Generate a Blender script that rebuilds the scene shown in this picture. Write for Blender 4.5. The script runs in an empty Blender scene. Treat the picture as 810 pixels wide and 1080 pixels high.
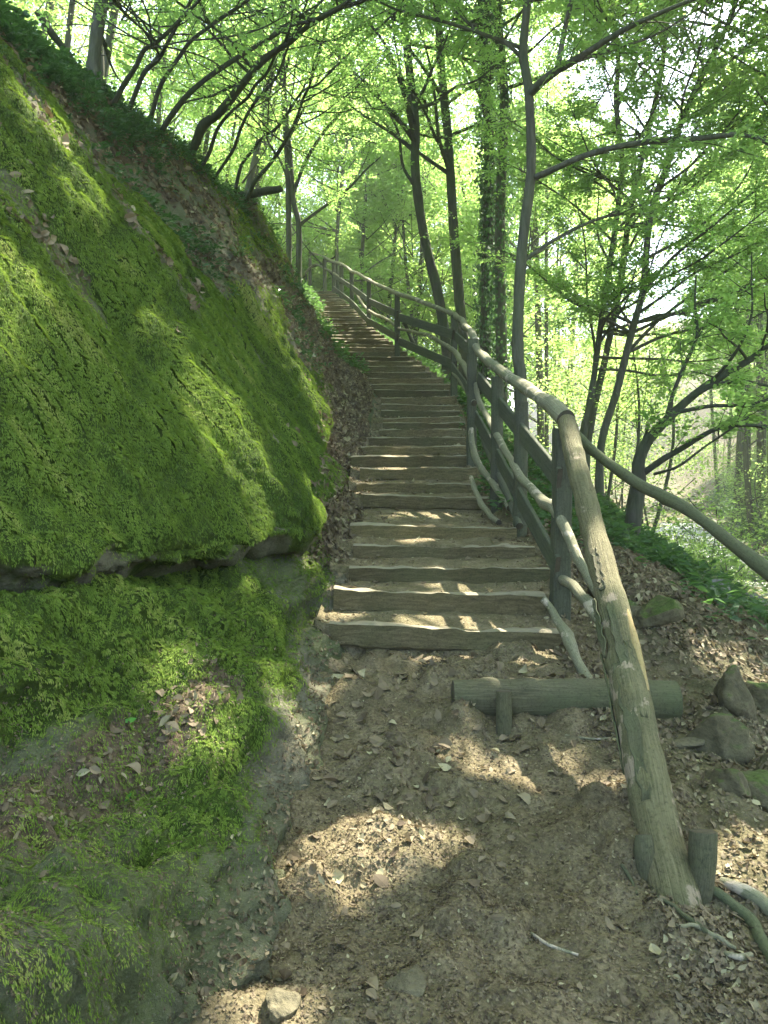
import bpy, math, random, time
import numpy as np
from mathutils import Vector

T0 = time.time()
rng = np.random.default_rng(7)
random.seed(7)
scene = bpy.context.scene
COL = scene.collection

# ------------------------------------------------------------------ camera model
F = 811.0
PITCH = math.radians(3.53)
EYE = np.array([0.0, 0.0, 1.6])
HAZE = .0015
CP, SP = math.cos(PITCH), math.sin(PITCH)


def W(px, py, Y):
    """world point seen at photo pixel (px,py) at forward distance Y"""
    a = (px - 405.0) / F
    b = (540.0 - py) / F
    d = np.array([a, CP + b * SP, -SP + b * CP])
    return EYE + d * (Y / d[1])


def nrm(v):
    return v / np.maximum(np.linalg.norm(v, axis=-1, keepdims=True), 1e-9)


# ------------------------------------------------------------------ noise
def _hash(ix, iy, iz):
    h = (ix.astype(np.int64) * 374761393 + iy.astype(np.int64) * 668265263 + iz.astype(np.int64) * 2147483647) & 0xFFFFFFFF
    h = ((h ^ (h >> 13)) * 1274126177) & 0xFFFFFFFF
    h = (h ^ (h >> 16))
    h = (h * 2246822519) & 0xFFFFFFFF
    h = h ^ (h >> 15)
    return (h & 0xFFFFFF).astype(np.float64) / 0xFFFFFF * 2 - 1


def vnoise(P):
    P = np.asarray(P, dtype=np.float64)
    I = np.floor(P)
    f = P - I
    u = f * f * f * (f * (f * 6 - 15) + 10)
    I = I.astype(np.int64)
    r = 0
    for dx in (0, 1):
        wx = u[..., 0] if dx else 1 - u[..., 0]
        for dy in (0, 1):
            wy = u[..., 1] if dy else 1 - u[..., 1]
            for dz in (0, 1):
                wz = u[..., 2] if dz else 1 - u[..., 2]
                r = r + wx * wy * wz * _hash(I[..., 0] + dx, I[..., 1] + dy, I[..., 2] + dz)
    return r


def fbm(P, oct=4, gain=0.5, lac=2.03):
    P = np.asarray(P, dtype=np.float64)
    a, r, s = 1.0, 0.0, 0.0
    for k in range(oct):
        r = r + a * vnoise(P + 17.3 * k)
        s += a
        a *= gain
        P = P * lac
    return r / s * 1.5


def sstep(a, b, x):
    t = np.clip((x - a) / (b - a), 0, 1)
    return t * t * (3 - 2 * t)


# ------------------------------------------------------------------ mesh helpers
def make_obj(name, V, Fc, mat, parent=None, smooth=True, attrs=None, face_attrs=None, sizes=None):
    """V (n,3); Fc (m,k) index array, or flat loops with sizes"""
    me = bpy.data.meshes.new(name)
    V = np.ascontiguousarray(V, dtype=np.float32)
    if sizes is None:
        Fc = np.ascontiguousarray(Fc, dtype=np.int32)
        m, k = Fc.shape
        loops = Fc.ravel()
        starts = np.arange(m, dtype=np.int32) * k
    else:
        loops = np.ascontiguousarray(Fc, dtype=np.int32)
        sizes = np.asarray(sizes, dtype=np.int32)
        m = len(sizes)
        starts = np.concatenate([[0], np.cumsum(sizes)[:-1]]).astype(np.int32)
    me.vertices.add(len(V))
    me.vertices.foreach_set('co', V.ravel())
    me.loops.add(len(loops))
    me.loops.foreach_set('vertex_index', loops)
    me.polygons.add(m)
    me.polygons.foreach_set('loop_start', starts)
    me.polygons.foreach_set('use_smooth', np.full(m, smooth, dtype=bool))
    for nm, arr in (attrs or {}).items():
        at = me.attributes.new(nm, 'FLOAT', 'POINT')
        at.data.foreach_set('value', np.ascontiguousarray(arr, dtype=np.float32))
    for nm, arr in (face_attrs or {}).items():
        at = me.attributes.new(nm, 'FLOAT', 'FACE')
        at.data.foreach_set('value', np.ascontiguousarray(arr, dtype=np.float32))
    me.update(calc_edges=True)
    if mat:
        me.materials.append(mat)
    o = bpy.data.objects.new(name, me)
    COL.objects.link(o)
    if parent:
        o.parent = parent
    return o


def tag(o, label=None, cat=None, group=None, kind=None):
    if label:
        o['label'] = label
    if cat:
        o['category'] = cat
    if group:
        o['group'] = group
    if kind:
        o['kind'] = kind
    return o


def empty(name, loc=(0, 0, 0)):
    o = bpy.data.objects.new(name, None)
    COL.objects.link(o)
    o.location = loc
    o.empty_display_size = 0.2
    return o


class MB:
    """collects quads/tris of several shells into one mesh"""

    def __init__(s):
        s.V, s.L, s.S, s.n = [], [], [], 0
        s.A = {}

    def add(s, V, Fc, **attrs):
        V = np.asarray(V, float)
        Fc = np.asarray(Fc)
        s.V.append(V)
        s.L.append(Fc.ravel() + s.n)
        s.S.append(np.full(len(Fc), Fc.shape[1]))
        for k, a in attrs.items():
            s.A.setdefault(k, []).append(np.broadcast_to(a, (len(V),)))
        s.n += len(V)

    def add_poly(s, V, faces, **attrs):
        V = np.asarray(V, float)
        s.V.append(V)
        for f in faces:
            s.L.append(np.asarray(f) + s.n)
            s.S.append(np.array([len(f)]))
        for k, a in attrs.items():
            s.A.setdefault(k, []).append(np.broadcast_to(a, (len(V),)))
        s.n += len(V)

    def build(s, name, mat, parent=None, smooth=True, origin=None):
        V = np.concatenate(s.V)
        if origin is not None:
            V = V - np.asarray(origin)
        return make_obj(name, V, np.concatenate(s.L), mat, parent, smooth,
                        attrs={k: np.concatenate(a) for k, a in s.A.items()}, sizes=np.concatenate(s.S))


def catmull(P, n):
    P = np.asarray(P, float)
    if len(P) == 2:
        t = np.linspace(0, 1, n)[:, None]
        return P[0] * (1 - t) + P[1] * t
    seg = np.linalg.norm(np.diff(P[:, :3], axis=0), axis=1) ** 0.5
    T = np.concatenate([[0], np.cumsum(seg)])
    t = np.linspace(0, T[-1], n)
    m = np.zeros_like(P)
    for i in range(len(P)):
        if i == 0:
            m[i] = (P[1] - P[0]) / (T[1] - T[0])
        elif i == len(P) - 1:
            m[i] = (P[-1] - P[-2]) / (T[-1] - T[-2])
        else:
            m[i] = (P[i + 1] - P[i - 1]) / (T[i + 1] - T[i - 1])
    k = np.clip(np.searchsorted(T, t, side='right') - 1, 0, len(P) - 2)
    h = T[k + 1] - T[k]
    u = (t - T[k]) / h
    u_, h_ = u[:, None], h[:, None]
    return ((2 * u_**3 - 3 * u_**2 + 1) * P[k] + (u_**3 - 2 * u_**2 + u_) * h_ * m[k]
            + (-2 * u_**3 + 3 * u_**2) * P[k + 1] + (u_**3 - u_**2) * h_ * m[k + 1])


def tube(mb, pts, radii, rings=None, sides=10, bump=0.0, bfreq=6.0, cap=True, seed=0, knots=0, rough_end=0.0, crook=0.0):
    """irregular round pole along a spline; adds attributes u (0..1 along), a (angle 0..1)"""
    P = np.asarray(pts, float)
    r = np.asarray(radii, float)
    if r.ndim == 0:
        r = np.full(len(P), float(r))
    PR = np.concatenate([P, r[:, None]], 1)
    if crook and len(P) > 2:
        rc = np.random.default_rng(seed + 7)
        n0_ = len(P) * 2
        PR = catmull(PR, n0_)
        PR[1:-1, :3] += rc.normal(0, crook, (n0_ - 2, 3))
        PR[:, 3] *= 1 + rc.normal(0, .06, n0_)
        P = PR[:, :3]
        r = PR[:, 3]
    L = np.linalg.norm(np.diff(P, axis=0), axis=1).sum()
    if rings is None:
        rings = int(np.clip(L / max(r.mean() * 1.6, 0.01), 4, 160))
    C = catmull(PR, rings)
    c, rr = C[:, :3], np.maximum(C[:, 3], 1e-3)
    tan = nrm(np.gradient(c, axis=0))
    ref = np.array([0, 0, 1.0]) if abs(tan[0][2]) < 0.8 else np.array([0, 1.0, 0])
    n0 = nrm(np.cross(tan[0], ref))
    Ns = [n0]
    for i in range(1, rings):
        v = Ns[-1] - tan[i] * np.dot(Ns[-1], tan[i])
        Ns.append(v / np.linalg.norm(v))
    N = np.array(Ns)
    B = np.cross(tan, N)
    ang = np.arange(sides) / sides * 2 * math.pi
    ca, sa = np.cos(ang), np.sin(ang)
    dirs = N[:, None, :] * ca[None, :, None] + B[:, None, :] * sa[None, :, None]
    R = np.repeat(rr[:, None], sides, 1)
    V = c[:, None, :] + dirs * R[..., None]
    if bump:
        nz = fbm(V * bfreq + seed * 3.1, 3)
        R = R * (1 + bump * nz)
        if knots:
            rk = np.random.default_rng(seed + 99)
            for _ in range(knots):
                i = rk.integers(2, max(3, rings - 2)); j = rk.integers(0, sides)
                dk = np.linalg.norm(V - V[i, j], axis=2) / (rr[i] * 0.9)
                R = R * (1 + 0.22 * np.exp(-dk**2 * 2.5))
        V = c[:, None, :] + dirs * R[..., None]
    u = np.repeat(np.linspace(0, 1, rings)[:, None], sides, 1)
    a = np.repeat((np.arange(sides) / sides)[None, :], rings, 0)
    i = np.arange(rings - 1)[:, None] * sides
    j = np.arange(sides)[None, :]
    j2 = (j + 1) % sides
    Fq = np.stack([i + j, i + j2, i + sides + j2, i + sides + j], -1).reshape(-1, 4)
    mb.add(V.reshape(-1, 3), Fq, u=u.ravel(), a=a.ravel(), e=0.0)
    if cap:
        for k, sgn in ((0, -1), (rings - 1, 1)):
            ring = V[k]
            ctr = ring.mean(0) + tan[k] * sgn * rr[k] * 0.04
            inner = ctr + (ring - ctr) * 0.9 + tan[k] * sgn * rr[k] * 0.05
            VV = np.concatenate([ring, inner, ctr[None]])
            fs = []
            for q in range(sides):
                q2 = (q + 1) % sides
                f1 = [q2, q, sides + q, sides + q2]
                f2 = [sides + q2, sides + q, 2 * sides]
                if sgn > 0:
                    f1, f2 = f1[::-1], f2[::-1]
                fs += [f1, f2]
            mb.add_poly(VV, fs, u=float(k > 0), a=0.0, e=1.0)


def beam(mb, p0, p1, h, d, up=(0, 0, 1), nseg=24, wob=0.006, rnd=0.012, seed=0, taper=0.0, topwear=0.0):
    """weathered squared beam from p0 to p1 (centre line), height h along up, depth d across"""
    p0, p1 = np.asarray(p0, float), np.asarray(p1, float)
    ax = nrm(p1 - p0)
    up = np.asarray(up, float)
    up = nrm(up - ax * np.dot(up, ax))
    side = np.cross(ax, up)
    hh, dd = h / 2, d / 2
    pr = [(-dd, -hh + rnd), (-dd, 0), (-dd, hh - rnd), (-dd + rnd, hh), (0, hh), (dd - rnd, hh), (dd, hh - rnd), (dd, 0), (dd, -hh + rnd),
          (dd - rnd, -hh), (0, -hh), (-dd + rnd, -hh)]
    pr = np.array(pr)
    k = len(pr)
    t = np.linspace(0, 1, nseg)
    c = p0 + (p1 - p0) * t[:, None]
    V = c[:, None, :] + side * pr[None, :, 0, None] + up * pr[None, :, 1, None]
    nz = fbm(V * np.array([2.2, 2.2, 2.2]) + seed * 7.7, 3)
    nz2 = fbm(V * 9 + seed * 3.3, 2)
    off = pr[:, 0][None, :, None] / dd * side * (nz * wob)[..., None] + pr[:, 1][None, :, None] / hh * up * (nz * wob + nz2 * wob * .5)[..., None]
    V = V + off
    if topwear:
        w1 = fbm(np.stack([t * 3 + seed, t * 0 + seed * 1.7, t * 0], -1), 3)
        mid = np.exp(-((t - .5 + .1 * math.sin(seed * 2.3)) / .26) ** 2) * (.4 + .6 * math.sin(seed * 1.9) ** 2)
        V[:, 3:6, :] += up * (-np.abs(w1) * topwear - mid * topwear * 1.6)[:, None, None]
        V[:, 2, :] += up * (-np.abs(w1) * topwear * .6 - mid * topwear * 1.2)[:, None]
        V[:, 3:5, :] += side * (mid * topwear * 1.2)[:, None, None]
    i = np.arange(nseg - 1)[:, None] * k
    j = np.arange(k)[None, :]
    j2 = (j + 1) % k
    Fq = np.stack([i + j2, i + j, i + k + j, i + k + j2], -1).reshape(-1, 4)
    mb.add(V.reshape(-1, 3), Fq, u=np.repeat(t, k), a=np.tile(np.arange(k) / k, nseg), e=0.0)
    for q, sgn in ((0, -1), (nseg - 1, 1)):
        f = list(range(k))
        mb.add_poly(V[q], [f if sgn < 0 else f[::-1]], u=float(q > 0), a=0.0, e=1.0)


def quads_leaf(C, D, N, L, Wd, fold=0.18):
    """kite leaves: returns V (4n,3), F (n,4)"""
    D = nrm(D)
    S = nrm(np.cross(D, N))
    N = np.cross(S, D)
    L = L[:, None]
    Wd = Wd[:, None]
    b = C - D * L * .5
    t = C + D * L * .5 - N * L * .08
    m = C - D * L * .04 + N * Wd * fold
    l = m + S * Wd * .5
    r = m - S * Wd * .5
    V = np.stack([b, l, t, r], 1).reshape(-1, 3)
    n = len(C)
    Fq = np.arange(4 * n).reshape(n, 4)
    return V, Fq


def rand_unit(n, r=rng):
    v = r.normal(size=(n, 3))
    return nrm(v)


# ------------------------------------------------------------------ materials
def new_mat(name):
    m = bpy.data.materials.new(name)
    m.use_nodes = True
    nt = m.node_tree
    for n in list(nt.nodes):
        nt.nodes.remove(n)
    out = nt.nodes.new('ShaderNodeOutputMaterial')
    return m, nt, out


def node(nt, typ, **kw):
    n = nt.nodes.new(typ)
    for k, v in kw.items():
        if k.startswith('i_'):
            n.inputs[k[2:].replace('_', ' ')].default_value = v
        else:
            setattr(n, k, v)
    return n


def ramp(nt, fac, stops, interp='LINEAR'):
    r = nt.nodes.new('ShaderNodeValToRGB')
    r.color_ramp.interpolation = interp
    els = r.color_ramp.elements
    while len(els) < len(stops):
        els.new(0.5)
    for e, (p, c) in zip(els, stops):
        e.position = p
        e.color = (*c, 1)
    nt.links.new(fac, r.inputs[0])
    return r.outputs[0]


def noise_tex(nt, vec, scale, detail=5, rough=.55, dist=0.0):
    n = nt.nodes.new('ShaderNodeTexNoise')
    n.inputs['Scale'].default_value = scale
    n.inputs['Detail'].default_value = detail
    n.inputs['Roughness'].default_value = rough
    n.inputs['Distortion'].default_value = dist
    if vec is not None:
        nt.links.new(vec, n.inputs['Vector'])
    return n.outputs['Fac']


def mapping(nt, vec, scale=(1, 1, 1), rot=(0, 0, 0)):
    m = nt.nodes.new('ShaderNodeMapping')
    m.inputs['Scale'].default_value = scale
    m.inputs['Rotation'].default_value = rot
    nt.links.new(vec, m.inputs['Vector'])
    return m.outputs[0]


def mixc(nt, fac, a, b, blend='MIX'):
    m = nt.nodes.new('ShaderNodeMix')
    m.data_type = 'RGBA'
    m.blend_type = blend
    for sock, v in ((m.inputs[0], fac), (m.inputs[6], a), (m.inputs[7], b)):
        if hasattr(v, 'links'):
            nt.links.new(v, sock)
        elif isinstance(v, (tuple, list)):
            sock.default_value = (*v, 1) if len(v) == 3 else v
        else:
            sock.default_value = v
    return m.outputs[2]


def mathn(nt, op, a, b=None, clamp=False):
    m = nt.nodes.new('ShaderNodeMath')
    m.operation = op
    m.use_clamp = clamp
    for s, v in ((m.inputs[0], a), (m.inputs[1], b)):
        if v is None:
            continue
        if hasattr(v, 'links'):
            nt.links.new(v, s)
        else:
            s.default_value = v
    return m.outputs[0]


def attr(nt, name):
    a = nt.nodes.new('ShaderNodeAttribute')
    a.attribute_name = name
    return a.outputs['Fac']


def coords(nt, which='Object'):
    t = nt.nodes.new('ShaderNodeTexCoord')
    return t.outputs[which]


def pbsdf(nt, out, color, rough=.8, bump=None, bstr=.4, bdist=.02, spec=.3):
    p = nt.nodes.new('ShaderNodeBsdfPrincipled')
    if hasattr(color, 'links'):
        nt.links.new(color, p.inputs['Base Color'])
    else:
        p.inputs['Base Color'].default_value = (*color, 1)
    if hasattr(rough, 'links'):
        nt.links.new(rough, p.inputs['Roughness'])
    else:
        p.inputs['Roughness'].default_value = rough
    p.inputs['Specular IOR Level'].default_value = spec
    if bump is not None:
        b = nt.nodes.new('ShaderNodeBump')
        b.inputs['Strength'].default_value = bstr
        b.inputs['Distance'].default_value = bdist
        nt.links.new(bump, b.inputs['Height'])
        nt.links.new(b.outputs[0], p.inputs['Normal'])
    nt.links.new(p.outputs[0], out.inputs[0])
    return p


def leaf_mat(name, dark, light, trans, tfac=.5, rough=.45, yellow=None):
    """thin leaves: reflecting and letting light through; tint = the leaf's own colour 0..1"""
    m, nt, out = new_mat(name)
    t = attr(nt, 'tint')
    stops = [(0, dark), (.75, light)]
    if yellow:
        stops.append((.97, yellow))
    c = ramp(nt, t, stops)
    p = nt.nodes.new('ShaderNodeBsdfPrincipled')
    nt.links.new(c, p.inputs['Base Color'])
    p.inputs['Roughness'].default_value = rough
    p.inputs['Specular IOR Level'].default_value = .35
    tr = nt.nodes.new('ShaderNodeBsdfTranslucent')
    d2 = tuple(x * .72 for x in trans)
    nt.links.new(ramp(nt, t, [(0, d2), (.9, trans)]), tr.inputs[0])
    ms = nt.nodes.new('ShaderNodeMixShader')
    ms.inputs[0].default_value = tfac
    nt.links.new(p.outputs[0], ms.inputs[1])
    nt.links.new(tr.outputs[0], ms.inputs[2])
    nt.links.new(ms.outputs[0], out.inputs[0])
    return m


M = {}
M['leaf'] = leaf_mat('beech leaves', (.035, .09, .026), (.07, .155, .04), (.46, .72, .18), .62)
M['leaf_far'] = leaf_mat('woodland leaves', (.04, .10, .028), (.085, .17, .045), (.50, .72, .19), .62)
M['ivy'] = leaf_mat('ivy leaves', (.024, .06, .024), (.055, .11, .04), (.12, .26, .06), .3, .4)
M['fern'] = leaf_mat('undergrowth leaves', (.024, .06, .022), (.058, .12, .036), (.16, .32, .07), .38, .65)
M['moss_blade'] = leaf_mat('moss strands', (.045, .086, .012), (.165, .245, .032), (.22, .34, .035), .3, .9, yellow=(.30, .32, .085))
M['fresh'] = leaf_mat('fresh green leaf', (.06, .2, .03), (.1, .3, .05), (.2, .5, .08), .35, .4)
M['litter'] = leaf_mat('dead leaves', (.06, .043, .023), (.20, .16, .095), (.2, .15, .07), .15, .8, yellow=(.33, .30, .17))


def mat_cliff():
    m, nt, out = new_mat('mossy rock')
    co = coords(nt)
    big = noise_tex(nt, co, 1.3, 6, .6)
    med = noise_tex(nt, co, 7, 7, .65)
    fine = noise_tex(nt, co, 38, 6, .7)
    streak = noise_tex(nt, mapping(nt, co, (4, 9, 3)), 1.6, 6, .65)
    rock = ramp(nt, med, [(.25, (.05, .05, .032)), (.5, (.135, .128, .083)), (.76, (.23, .21, .145))])
    rock = mixc(nt, ramp(nt, big, [(.42, (0, 0, 0)), (.62, (1, 1, 1))]), rock, (.10, .115, .05))
    soil = ramp(nt, fine, [(.3, (.05, .038, .024)), (.65, (.16, .12, .075))])
    moss = ramp(nt, streak, [(.28, (.024, .038, .007)), (.5, (.05, .08, .012)), (.7, (.085, .12, .018))])
    moss = mixc(nt, ramp(nt, fine, [(.35, (.35, .35, .35)), (.6, (0, 0, 0))]), moss, (.018, .028, .005))
    mk = mathn(nt, 'ADD', attr(nt, 'moss'), mathn(nt, 'MULTIPLY', mathn(nt, 'SUBTRACT', med, .5), .9))
    mk = ramp(nt, mk, [(.38, (0, 0, 0)), (.58, (1, 1, 1))])
    lk = ramp(nt, mathn(nt, 'ADD', attr(nt, 'litter'), mathn(nt, 'MULTIPLY', mathn(nt, 'SUBTRACT', fine, .5), .8)), [(.35, (0, 0, 0)), (.6, (1, 1, 1))])
    grit = noise_tex(nt, co, 85, 4, .75)
    rock = mixc(nt, ramp(nt, grit, [(.56, (0, 0, 0)), (.68, (.7, .7, .7))]), rock, (.21, .20, .15))
    crack = nt.nodes.new('ShaderNodeTexVoronoi')
    crack.feature = 'DISTANCE_TO_EDGE'
    crack.inputs['Scale'].default_value = 5.5
    nt.links.new(mapping(nt, co, (1, 1, 2.2)), crack.inputs['Vector'])
    rock = mixc(nt, ramp(nt, crack.outputs['Distance'], [(0, (.22, .22, .22)), (.05, (0, 0, 0))]), rock, (.03, .03, .02))
    c = mixc(nt, lk, rock, soil)
    c = mixc(nt, mk, c, moss)
    h = mathn(nt, 'ADD', mathn(nt, 'MULTIPLY', med, .7), mathn(nt, 'ADD', fine, mathn(nt, 'MULTIPLY', streak, .6)))
    h = mathn(nt, 'ADD', h, mathn(nt, 'MULTIPLY', grit, .5))
    pbsdf(nt, out, c, .92, h, .9, .03, .15)
    return m


def mat_soil(name='trodden soil', k=1.06):
    m, nt, out = new_mat(name)
    co = coords(nt)
    big = noise_tex(nt, co, .9, 5, .6)
    med = noise_tex(nt, co, 6, 7, .7, .4)
    fine = noise_tex(nt, co, 55, 6, .75)
    vor = nt.nodes.new('ShaderNodeTexVoronoi')
    vor.inputs['Scale'].default_value = 60
    nt.links.new(co, vor.inputs['Vector'])
    c = ramp(nt, med, [(.25, (.078 * k, .063 * k, .032 * k)), (.5, (.152 * k, .124 * k, .070 * k)), (.75, (.258 * k, .212 * k, .136 * k))])
    c = mixc(nt, ramp(nt, fine, [(.32, (.75, .75, .75)), (.55, (0, 0, 0))]), c, (.05, .042, .024))
    c = mixc(nt, ramp(nt, fine, [(.6, (0, 0, 0)), (.72, (.55, .55, .55))]), c, (.36, .31, .2))
    c = mixc(nt, ramp(nt, big, [(.45, (0, 0, 0)), (.7, (.5, .5, .5))]), c, (.095, .098, .045))
    wild = attr(nt, 'wild')
    c = mixc(nt, mathn(nt, 'MULTIPLY', wild, .65), c, ramp(nt, med, [(.3, (.03, .035, .015)), (.7, (.11, .1, .055))]))
    h = mathn(nt, 'ADD', med, mathn(nt, 'ADD', mathn(nt, 'MULTIPLY', fine, .8), mathn(nt, 'MULTIPLY', vor.outputs['Distance'], .5)))
    pbsdf(nt, out, c, .95, h, .7, .03, .12)
    return m


def mat_wood(name, dark, mid, light, green=.4, vary=False, peel=None, bare=(.30, .235, .17), scale=1.0, grain=(3, 3, 26), bstr=.5):
    """grain runs along the pole: u/a attributes drive the pattern; e marks cut ends"""
    m, nt, out = new_mat(name)
    co = coords(nt)
    cmb = nt.nodes.new('ShaderNodeCombineXYZ')
    nt.links.new(mathn(nt, 'MULTIPLY', attr(nt, 'u'), 2.2 * scale), cmb.inputs[0])
    ang = mathn(nt, 'MULTIPLY', attr(nt, 'a'), 6.28318)
    nt.links.new(mathn(nt, 'MULTIPLY', mathn(nt, 'SINE', ang), grain[0]), cmb.inputs[1])
    nt.links.new(mathn(nt, 'MULTIPLY', mathn(nt, 'COSINE', ang), grain[0]), cmb.inputs[2])
    g = noise_tex(nt, cmb.outputs[0], 4, 7, .7, .6)
    med = noise_tex(nt, co, 9, 6, .65)
    big = noise_tex(nt, co, 2.2, 4, .55)
    fine = noise_tex(nt, co, 70, 5, .7)
    c = ramp(nt, g, [(.28, dark), (.5, mid), (.72, light)])
    if vary:
        oi = nt.nodes.new('ShaderNodeObjectInfo')
        rv = ramp(nt, oi.outputs['Random'], [(0, (.62, .60, .52)), (.5, (1, .97, .9)), (1, (1.3, 1.18, 1.0))])
        c = mixc(nt, 1.0, c, rv, 'MULTIPLY')
    c = mixc(nt, ramp(nt, big, [(.4, (0, 0, 0)), (.65, (green, green, green))]), c, (.085, .105, .045))
    c = mixc(nt, ramp(nt, fine, [(.3, (.6, .6, .6)), (.5, (0, 0, 0))]), c, tuple(x * .5 for x in dark))
    if peel is not None:
        pk = ramp(nt, mathn(nt, 'ADD', mathn(nt, 'MULTIPLY', med, .6), mathn(nt, 'MULTIPLY', big, .5)), [(peel, (0, 0, 0)), (peel + .035, (1, 1, 1))])
        pale = ramp(nt, g, [(.3, tuple(x * .7 for x in bare)), (.7, tuple(min(1, x * 1.25) for x in bare))])
        c = mixc(nt, pk, c, pale)
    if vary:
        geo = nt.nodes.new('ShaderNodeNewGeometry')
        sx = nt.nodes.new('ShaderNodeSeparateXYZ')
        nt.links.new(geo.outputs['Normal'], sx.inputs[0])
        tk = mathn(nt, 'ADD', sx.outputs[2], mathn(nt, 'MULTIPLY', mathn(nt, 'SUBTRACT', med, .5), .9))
        c = mixc(nt, ramp(nt, tk, [(.45, (0, 0, 0)), (.75, (.9, .9, .9))]), c, ramp(nt, g, [(.3, (.20, .175, .115)), (.7, (.29, .26, .175))]))  # paler up-facing faces: light from above painted into the worn tops
    endc = ramp(nt, med, [(.3, (.03, .026, .017)), (.7, (.10, .085, .055))])
    c = mixc(nt, attr(nt, 'e'), c, endc)
    h = mathn(nt, 'ADD', mathn(nt, 'MULTIPLY', g, 1.2), mathn(nt, 'ADD', med, mathn(nt, 'MULTIPLY', fine, .4)))
    pbsdf(nt, out, c, .85, h, bstr, .015, .2)
    return m


def mat_bark(name, dark, light, green=.3):
    m, nt, out = new_mat(name)
    co = coords(nt)
    g = noise_tex(nt, mapping(nt, co, (14, 14, 2.2)), 1.5, 7, .7, .5)
    big = noise_tex(nt, co, 1.7, 4, .55)
    c = ramp(nt, g, [(.3, dark), (.68, light)])
    c = mixc(nt, ramp(nt, big, [(.42, (0, 0, 0)), (.62, (green, green, green))]), c, (.07, .10, .035))
    pbsdf(nt, out, c, .9, g, .6, .02, .2)
    return m


def mat_rock(name, a, b, moss=.5):
    m, nt, out = new_mat(name)
    co = coords(nt)
    med = noise_tex(nt, co, 5, 7, .65, .3)
    fine = noise_tex(nt, co, 45, 6, .7)
    c = ramp(nt, med, [(.3, a), (.7, b)])
    c = mixc(nt, ramp(nt, fine, [(.3, (.6, .6, .6)), (.55, (0, 0, 0))]), c, tuple(x * .55 for x in a))
    geo = nt.nodes.new('ShaderNodeNewGeometry')
    sx = nt.nodes.new('ShaderNodeSeparateXYZ')
    nt.links.new(geo.outputs['Normal'], sx.inputs[0])
    k = mathn(nt, 'ADD', mathn(nt, 'MULTIPLY', sx.outputs[2], .45), mathn(nt, 'MULTIPLY', noise_tex(nt, co, 3.2, 5, .6), .8))
    mk = ramp(nt, k, [(.78 - moss * .35, (0, 0, 0)), (.9 - moss * .3, (1, 1, 1))])
    c = mixc(nt, mk, c, ramp(nt, fine, [(.3, (.035, .055, .012)), (.7, (.085, .115, .028))]))
    pbsdf(nt, out, c, .9, mathn(nt, 'ADD', med, mathn(nt, 'MULTIPLY', fine, .5)), .7, .03, .2)
    return m


M['cliff'] = mat_cliff()
M['soil'] = mat_soil()
M['tread_soil'] = mat_soil('pale trodden earth', 1.42)  # paler copy of the trodden soil, used on the treads
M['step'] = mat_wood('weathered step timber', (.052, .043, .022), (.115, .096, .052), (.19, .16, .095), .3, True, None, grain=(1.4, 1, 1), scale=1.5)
M['board'] = mat_wood('dark stained board', (.045, .05, .034), (.085, .092, .062), (.13, .135, .095), .35, False, None, grain=(1.2, 1, 1))
M['post'] = mat_wood('dark round post', (.042, .045, .03), (.08, .083, .055), (.13, .128, .088), .35, False, None)
M['pole'] = mat_wood('grey branch pole', (.12, .115, .07), (.22, .21, .13), (.33, .31, .21), .35, False, .62, (.42, .36, .27))
M['log'] = mat_wood('barked leaning log', (.08, .07, .034), (.185, .165, .085), (.29, .255, .145), .5, False, .62, (.34, .275, .19), scale=2.0, bstr=1.0)
M['darklog'] = mat_wood('old mossy log', (.045, .042, .024), (.095, .088, .05), (.15, .135, .085), .55, False, None)
M['fallen'] = mat_wood('green barked pole', (.055, .06, .03), (.10, .105, .055), (.15, .15, .085), .55, False, None)
M['rawwood'] = mat_wood('split yellow wood', (.24, .17, .07), (.36, .27, .12), (.46, .36, .18), .1, False, None)
M['bark'] = mat_bark('smooth grey bark', (.045, .045, .033), (.13, .125, .095), .45)
M['bark_dark'] = mat_bark('dark bark', (.03, .03, .022), (.085, .08, .06), .45)
M['rock_green'] = mat_rock('green rock', (.058, .050, .027), (.15, .13, .075), .3)
M['rock_soil'] = mat_rock('earth stained stone', (.075, .066, .038), (.17, .148, .09), -1.2)
M['rock_grey'] = mat_rock('grey rock', (.10, .10, .085), (.26, .25, .22), .25)
m, nt, out = new_mat('stream water')
p = pbsdf(nt, out, (.07, .08, .055), .22, noise_tex(nt, mapping(nt, coords(nt), (2.5, .9, 1)), 6, 5, .65), .9, .08, .5)
M['water'] = m

# ------------------------------------------------------------------ sun
SUN_EL, SUN_AZ = math.radians(56), math.radians(42)      # azimuth measured from +Y towards +X
SUN = np.array([math.cos(SUN_EL) * math.sin(SUN_AZ), math.cos(SUN_EL) * math.cos(SUN_AZ), math.sin(SUN_EL)])

# ------------------------------------------------------------------ stairs layout
ST = [  # Y, top y left, top y right, x left, x right  (photo pixels)
    (5.00, 654.5, 666, 353, 598), (5.36, 620, 625.5, 359, 574), (5.72, 595, 596.5, 366, 576), (6.08, 572, 573, 372, 565),
    (6.42, 552, 554, 374, 541), (7.60, 520, 524, 385, 510), (7.95, 508, 508, 381, 502), (8.30, 494.5, 493, 382, 501),
    (8.65, 480, 480, 374, 498), (8.95, 470, 470, 379, 497), (9.30, 460.5, 460.5, 388, 489), (9.65, 453, 453, 398, 488),
    (10.0, 446, 446, 402, 487), (10.35, 440, 439.5, 402, 486), (10.7, 433, 433, 404, 486), (11.05, 426.5, 426.5, 404, 482),
    (11.45, 418.5, 418, 401, 477), (11.8, 411.5, 411, 397, 474), (12.2, 404.5, 404.5, 389, 473), (12.55, 398.5, 398.5, 383, 464)]
SY = [s[0] for s in ST]
upY = np.array([12.55, 13.1, 14.5, 15.7, 17, 19, 21, 23.5, 24.5])
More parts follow.
